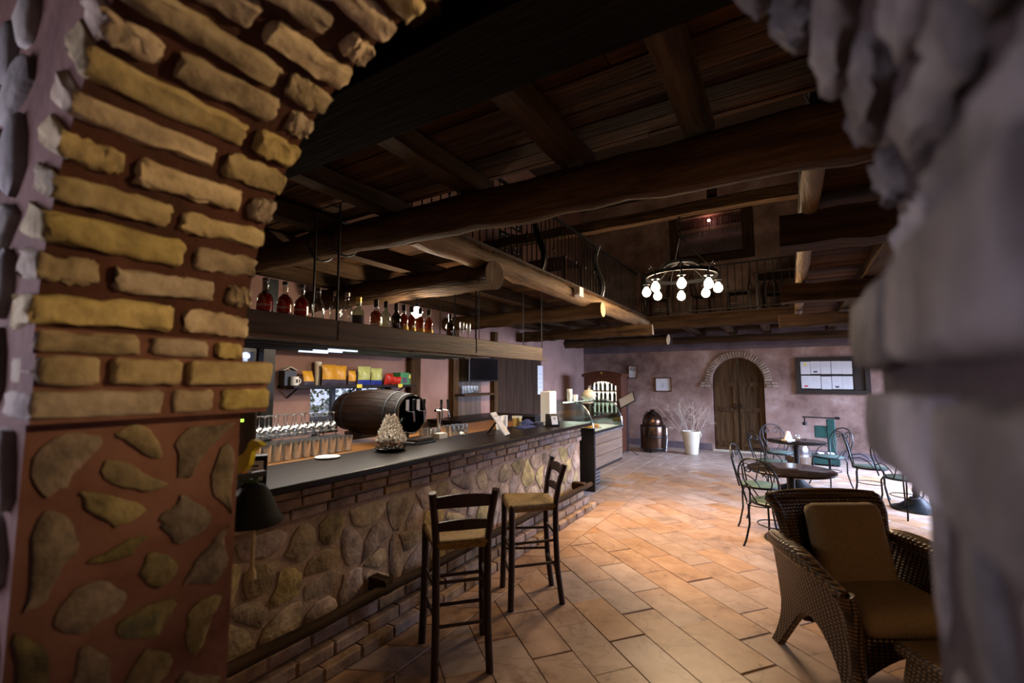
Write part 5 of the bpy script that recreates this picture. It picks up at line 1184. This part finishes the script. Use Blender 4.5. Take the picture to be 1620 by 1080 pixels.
def napkin_holder(label, loc, rz):
    t = thing('napkin_holder', label, 'napkin holder', loc, rz)
    MB().cbox(.05, .09, .012, .004, TR(0, 0, .012)).obj('base', 'label', t)
    MB().prism([(-.085, .02), (.085, .02), (.03, .135), (-.02, .15)], -.012, .012, lambda a, b, h: (h, a, b)).obj('napkins', 'paper', t)
    for s in (-1, 1): MB().prism([(-.06, .012), (.06, .012), (.0, .09)], s * .022 - .002, s * .022 + .002, lambda a, b, h: (h, a, b)).obj('side_plate', 'label', t)
napkin_holder('white napkins in a holder on the table in front of the scale', (-.08, 8.26, .733), -.6)
napkin_holder('cream napkins in a holder on the table beside the pillar', (1.14, 7.75, .733), -.5)

# ================================================================== WICKER ARMCHAIR
ac = thing('wicker_armchair', 'dark brown wicker armchair with flared back and khaki cushions', 'armchair', (.37, 3.33, 0), math.radians(33.5))
def bk(u, v):
    s = u * 2 - 1; t = v; w = .27 + .085 * t ** 1.6
    y = .24 + .14 * t - .05 * s * s * (1 - t * .3); z = .22 + .70 * t
    if t > .86: k = (t - .86) / .14; y += .05 * k; z -= .03 * k * k
    return (s * w, y, z + .015 * (1 - s * s) * t)
MB().grid(bk, 16, 18, thick=lambda u, v: (0, .055, .0)).obj('backrest', 'wicker', ac, smooth=60)
MB().tube([Vector(bk(u / 16, 1.0)) + Vector((0, .03, 0)) for u in range(17)], .034, 8).obj('top_roll', 'wicker', ac, smooth=60)
for sx in (-1, 1):
    MB().tube([Vector(bk(0 if sx < 0 else 1, v / 12)) + Vector((0, .028, 0)) for v in range(13)], .032, 8).obj('back_edge', 'wicker', ac, smooth=60)
def arm(sx):
    def f(u, v):
        y = .36 - .56 * u
        zt = .66 - .05 * u - .06 * u * u + .03 * math.sin(PI * u)
        a = min(1, max(0, (u - .12) / .76)); zb = .02 + .30 * math.sin(PI * a) ** .6 if .12 < u < .88 else 0.0
        z = zb + (zt - zb) * v; q = z / .65
        x = .29 + .055 * q ** 2 + .035 * max(0, 1 - q * 2.2) ** 1.5 + .03 * math.sin(PI * u) * q
        y -= .05 * max(0, 1 - z / .30) ** 2 * (1 if u > .5 else -1.6)
        return (sx * x, y, z)
    MB().grid(f, 26, 12, thick=lambda u, v: (sx * .045, 0, 0)).obj('side_panel', 'wicker', ac, smooth=60)
    top = [Vector(f(u / 16, 1)) + Vector((sx * .03, 0, .0)) for u in range(17)]
    front = [Vector(f(1, 1 - v / 8)) + Vector((sx * .02, -.01, 0)) for v in range(1, 9)]
    MB().tube(top, [.030 + .028 * math.sin(PI * min(1, u / 16 + .15)) for u in range(17)], 10).obj('arm_roll', 'wicker_pale', ac, smooth=60)
    MB().tube([top[-1]] + front, [.05] + [.045 - .002 * k for k in range(8)], 9).obj('front_leg', 'wicker', ac, smooth=60)
    MB().tube([Vector(f(u / 20, 0)) + Vector((sx * .022, 0, 0)) for u in range(2, 19)], .016, 6).obj('arch_trim', 'wicker_pale', ac, smooth=60)
arm(-1); arm(1)
MB().grid(lambda u, v: ((u - .5) * .62, -.19 - .02 * math.sin(PI * u), (.10 + .15 * math.sin(PI * u)) * (1 - v) + .36 * v), 14, 6, thick=lambda u, v: (0, .04, 0)).obj('front_apron', 'wicker', ac, smooth=60)
MB().box(-.29, .29, -.17, .26, .30, .345).obj('seat_frame', 'wicker', ac)
MB().rbox(.285, .265, .068, .055, (6, 6, 3), .0015, M=TR(0, .005, .415), puff=.18).obj('seat_cushion', 'cushion', ac, smooth=70)
MB().rbox(.225, .245, .058, .048, (6, 6, 3), .0015, M=TR(0, .205, .655) @ RX(math.radians(76)), puff=.35).obj('back_cushion', 'cushion', ac, smooth=70)
ot = thing('wicker_footstool', 'paler wicker footstool at the bottom right, before the armchair', 'footstool', (.66, 2.90, 0), math.radians(33.5))
MB().grid(lambda u, v: ((.20 + .05 * (1 - v)) * (1.08 if True else 1) * (abs(math.cos(2 * PI * u)) ** .5 * (1 if math.cos(2 * PI * u) >= 0 else -1)), (.20 + .05 * (1 - v)) * (abs(math.sin(2 * PI * u)) ** .5 * (1 if math.sin(2 * PI * u) >= 0 else -1)), .36 * v), 32, 8).obj('woven_body', 'wicker_pale', ot, smooth=60)
MB().rbox(.22, .21, .03, .02, (3, 3, 1), M=TR(0, 0, .365)).obj('woven_top', 'wicker_pale', ot, smooth=60)

# ================================================================== LAMPS OUT OF THE WAY
wl_ = thing('wall_lantern', 'iron lantern on the archway wall behind the right pillar', 'lantern', (2.1, Y1, 2.05))
MB().box(-.05, .05, 0, .02, -.1, .1).obj('wall_plate', 'iron', wl_); MB().tube([(0, .02, .05), (0, .25, .16), (0, .5, .16), (0, .5, .12)], .012, 6).obj('arm', 'iron', wl_)
MB().lathe([(.17, .0), (.10, .08), (.02, .13), (.0, .13)], 12, (0, .5, 0)).obj('hood', 'iron', wl_); MB().lathe([(0, -.06), (.03, -.05), (.045, 0), (.02, .05)], 12, (0, .5, 0)).obj('bulb', 'bulb', wl_, smooth=60)
for k in range(6): a = 2 * PI * k / 6; MB().bar((.095 * math.cos(a), .5 + .095 * math.sin(a), .10), (.07 * math.cos(a), .5 + .07 * math.sin(a), -.13), .010, .010).obj('cage_bar', 'iron', wl_)
light('lantern_light', 'POINT', (0, .5, -.10), 32, WARM, .06, parent=wl_)
# spot lamp on the long log, turned back to the arch
sl = thing('spot_lamp', 'black spot lamp under the long log, turned toward the arch bricks', 'spotlight', (1.15, 2.18, 2.46))
Dv = Vector((-1.27, .46, 2.12)) - Vector((1.15, 2.18, 2.46)); Q = Dv.to_track_quat('-Z', 'Y').to_matrix().to_4x4()
MB().tube([(0, .06, .10), (0, .03, .05), (0, 0, .02)], .010, 6).obj('bracket', 'iron', sl); MB().lathe([(.05, -.06), (.052, -.05), (.052, .03), (.02, .06), (0, .06)], 14, (0, 0, 0), Q).obj('housing', 'black', sl, smooth=50)
light('spot_lamp_light', 'SPOT', tuple(Dv.normalized() * .07), 190, (1.0, .68, .34), .04, Dv.to_track_quat('-Z', 'Y').to_euler(), spot=math.radians(42), blend=.9, parent=sl)
# spotlight box and cable clip on the left balcony edge beam
st = thing('spotlight', 'small white box spotlight fixed to the left balcony edge beam', 'spotlight', (-2.27, 5.30, 2.78)); MB().box(-.03, .05, -.06, .06, -.06, .06).obj('housing', 'white', st); MB().tube([(-.06, 0, .02), (0, 0, .02)], .012, 6).obj('bracket', 'iron', st)
light('spotlight_beam', 'SPOT', (.09, 0, -.02), 640, (1.0, .65, .37), .04, (Vector((-1.0, 5.3, 0)) - Vector((-2.2, 5.3, 2.76))).to_track_quat('-Z', 'Y').to_euler(), spot=math.radians(66), blend=.7, parent=st)
# foliage outside the bar window
m = MB()
for k in range(1600):
    a = random.uniform(0, 2 * PI); rr = random.random() ** .5; p = Vector((rr * .7 * math.cos(a), rr * 1.2 * math.sin(a), 1.1 + .9 * random.uniform(-1, 1) * (1 - rr * .5)))
    d = Vector([random.uniform(-1, 1) for _ in range(3)]).normalized() * .07; w = d.cross(Vector((random.random(), random.random(), random.random()))).normalized() * .03; m.add([p, p + d * .5 + w, p + d, p + d * .5 - w], [(0, 1, 2, 3)])
bs = thing('garden_shrub', 'green shrub outside the window behind the bar', 'shrub', (-6.8, 5.0, -.14)); tag(m.obj('foliage', 'leaf', bs), kind='stuff')
for k in range(4): MB().tube([(0, k * .1 - .15, 0), (random.uniform(-.2, .2), k * .25 - .35, .9)], [.03, .015], 6).obj('stem', 'twig', bs)
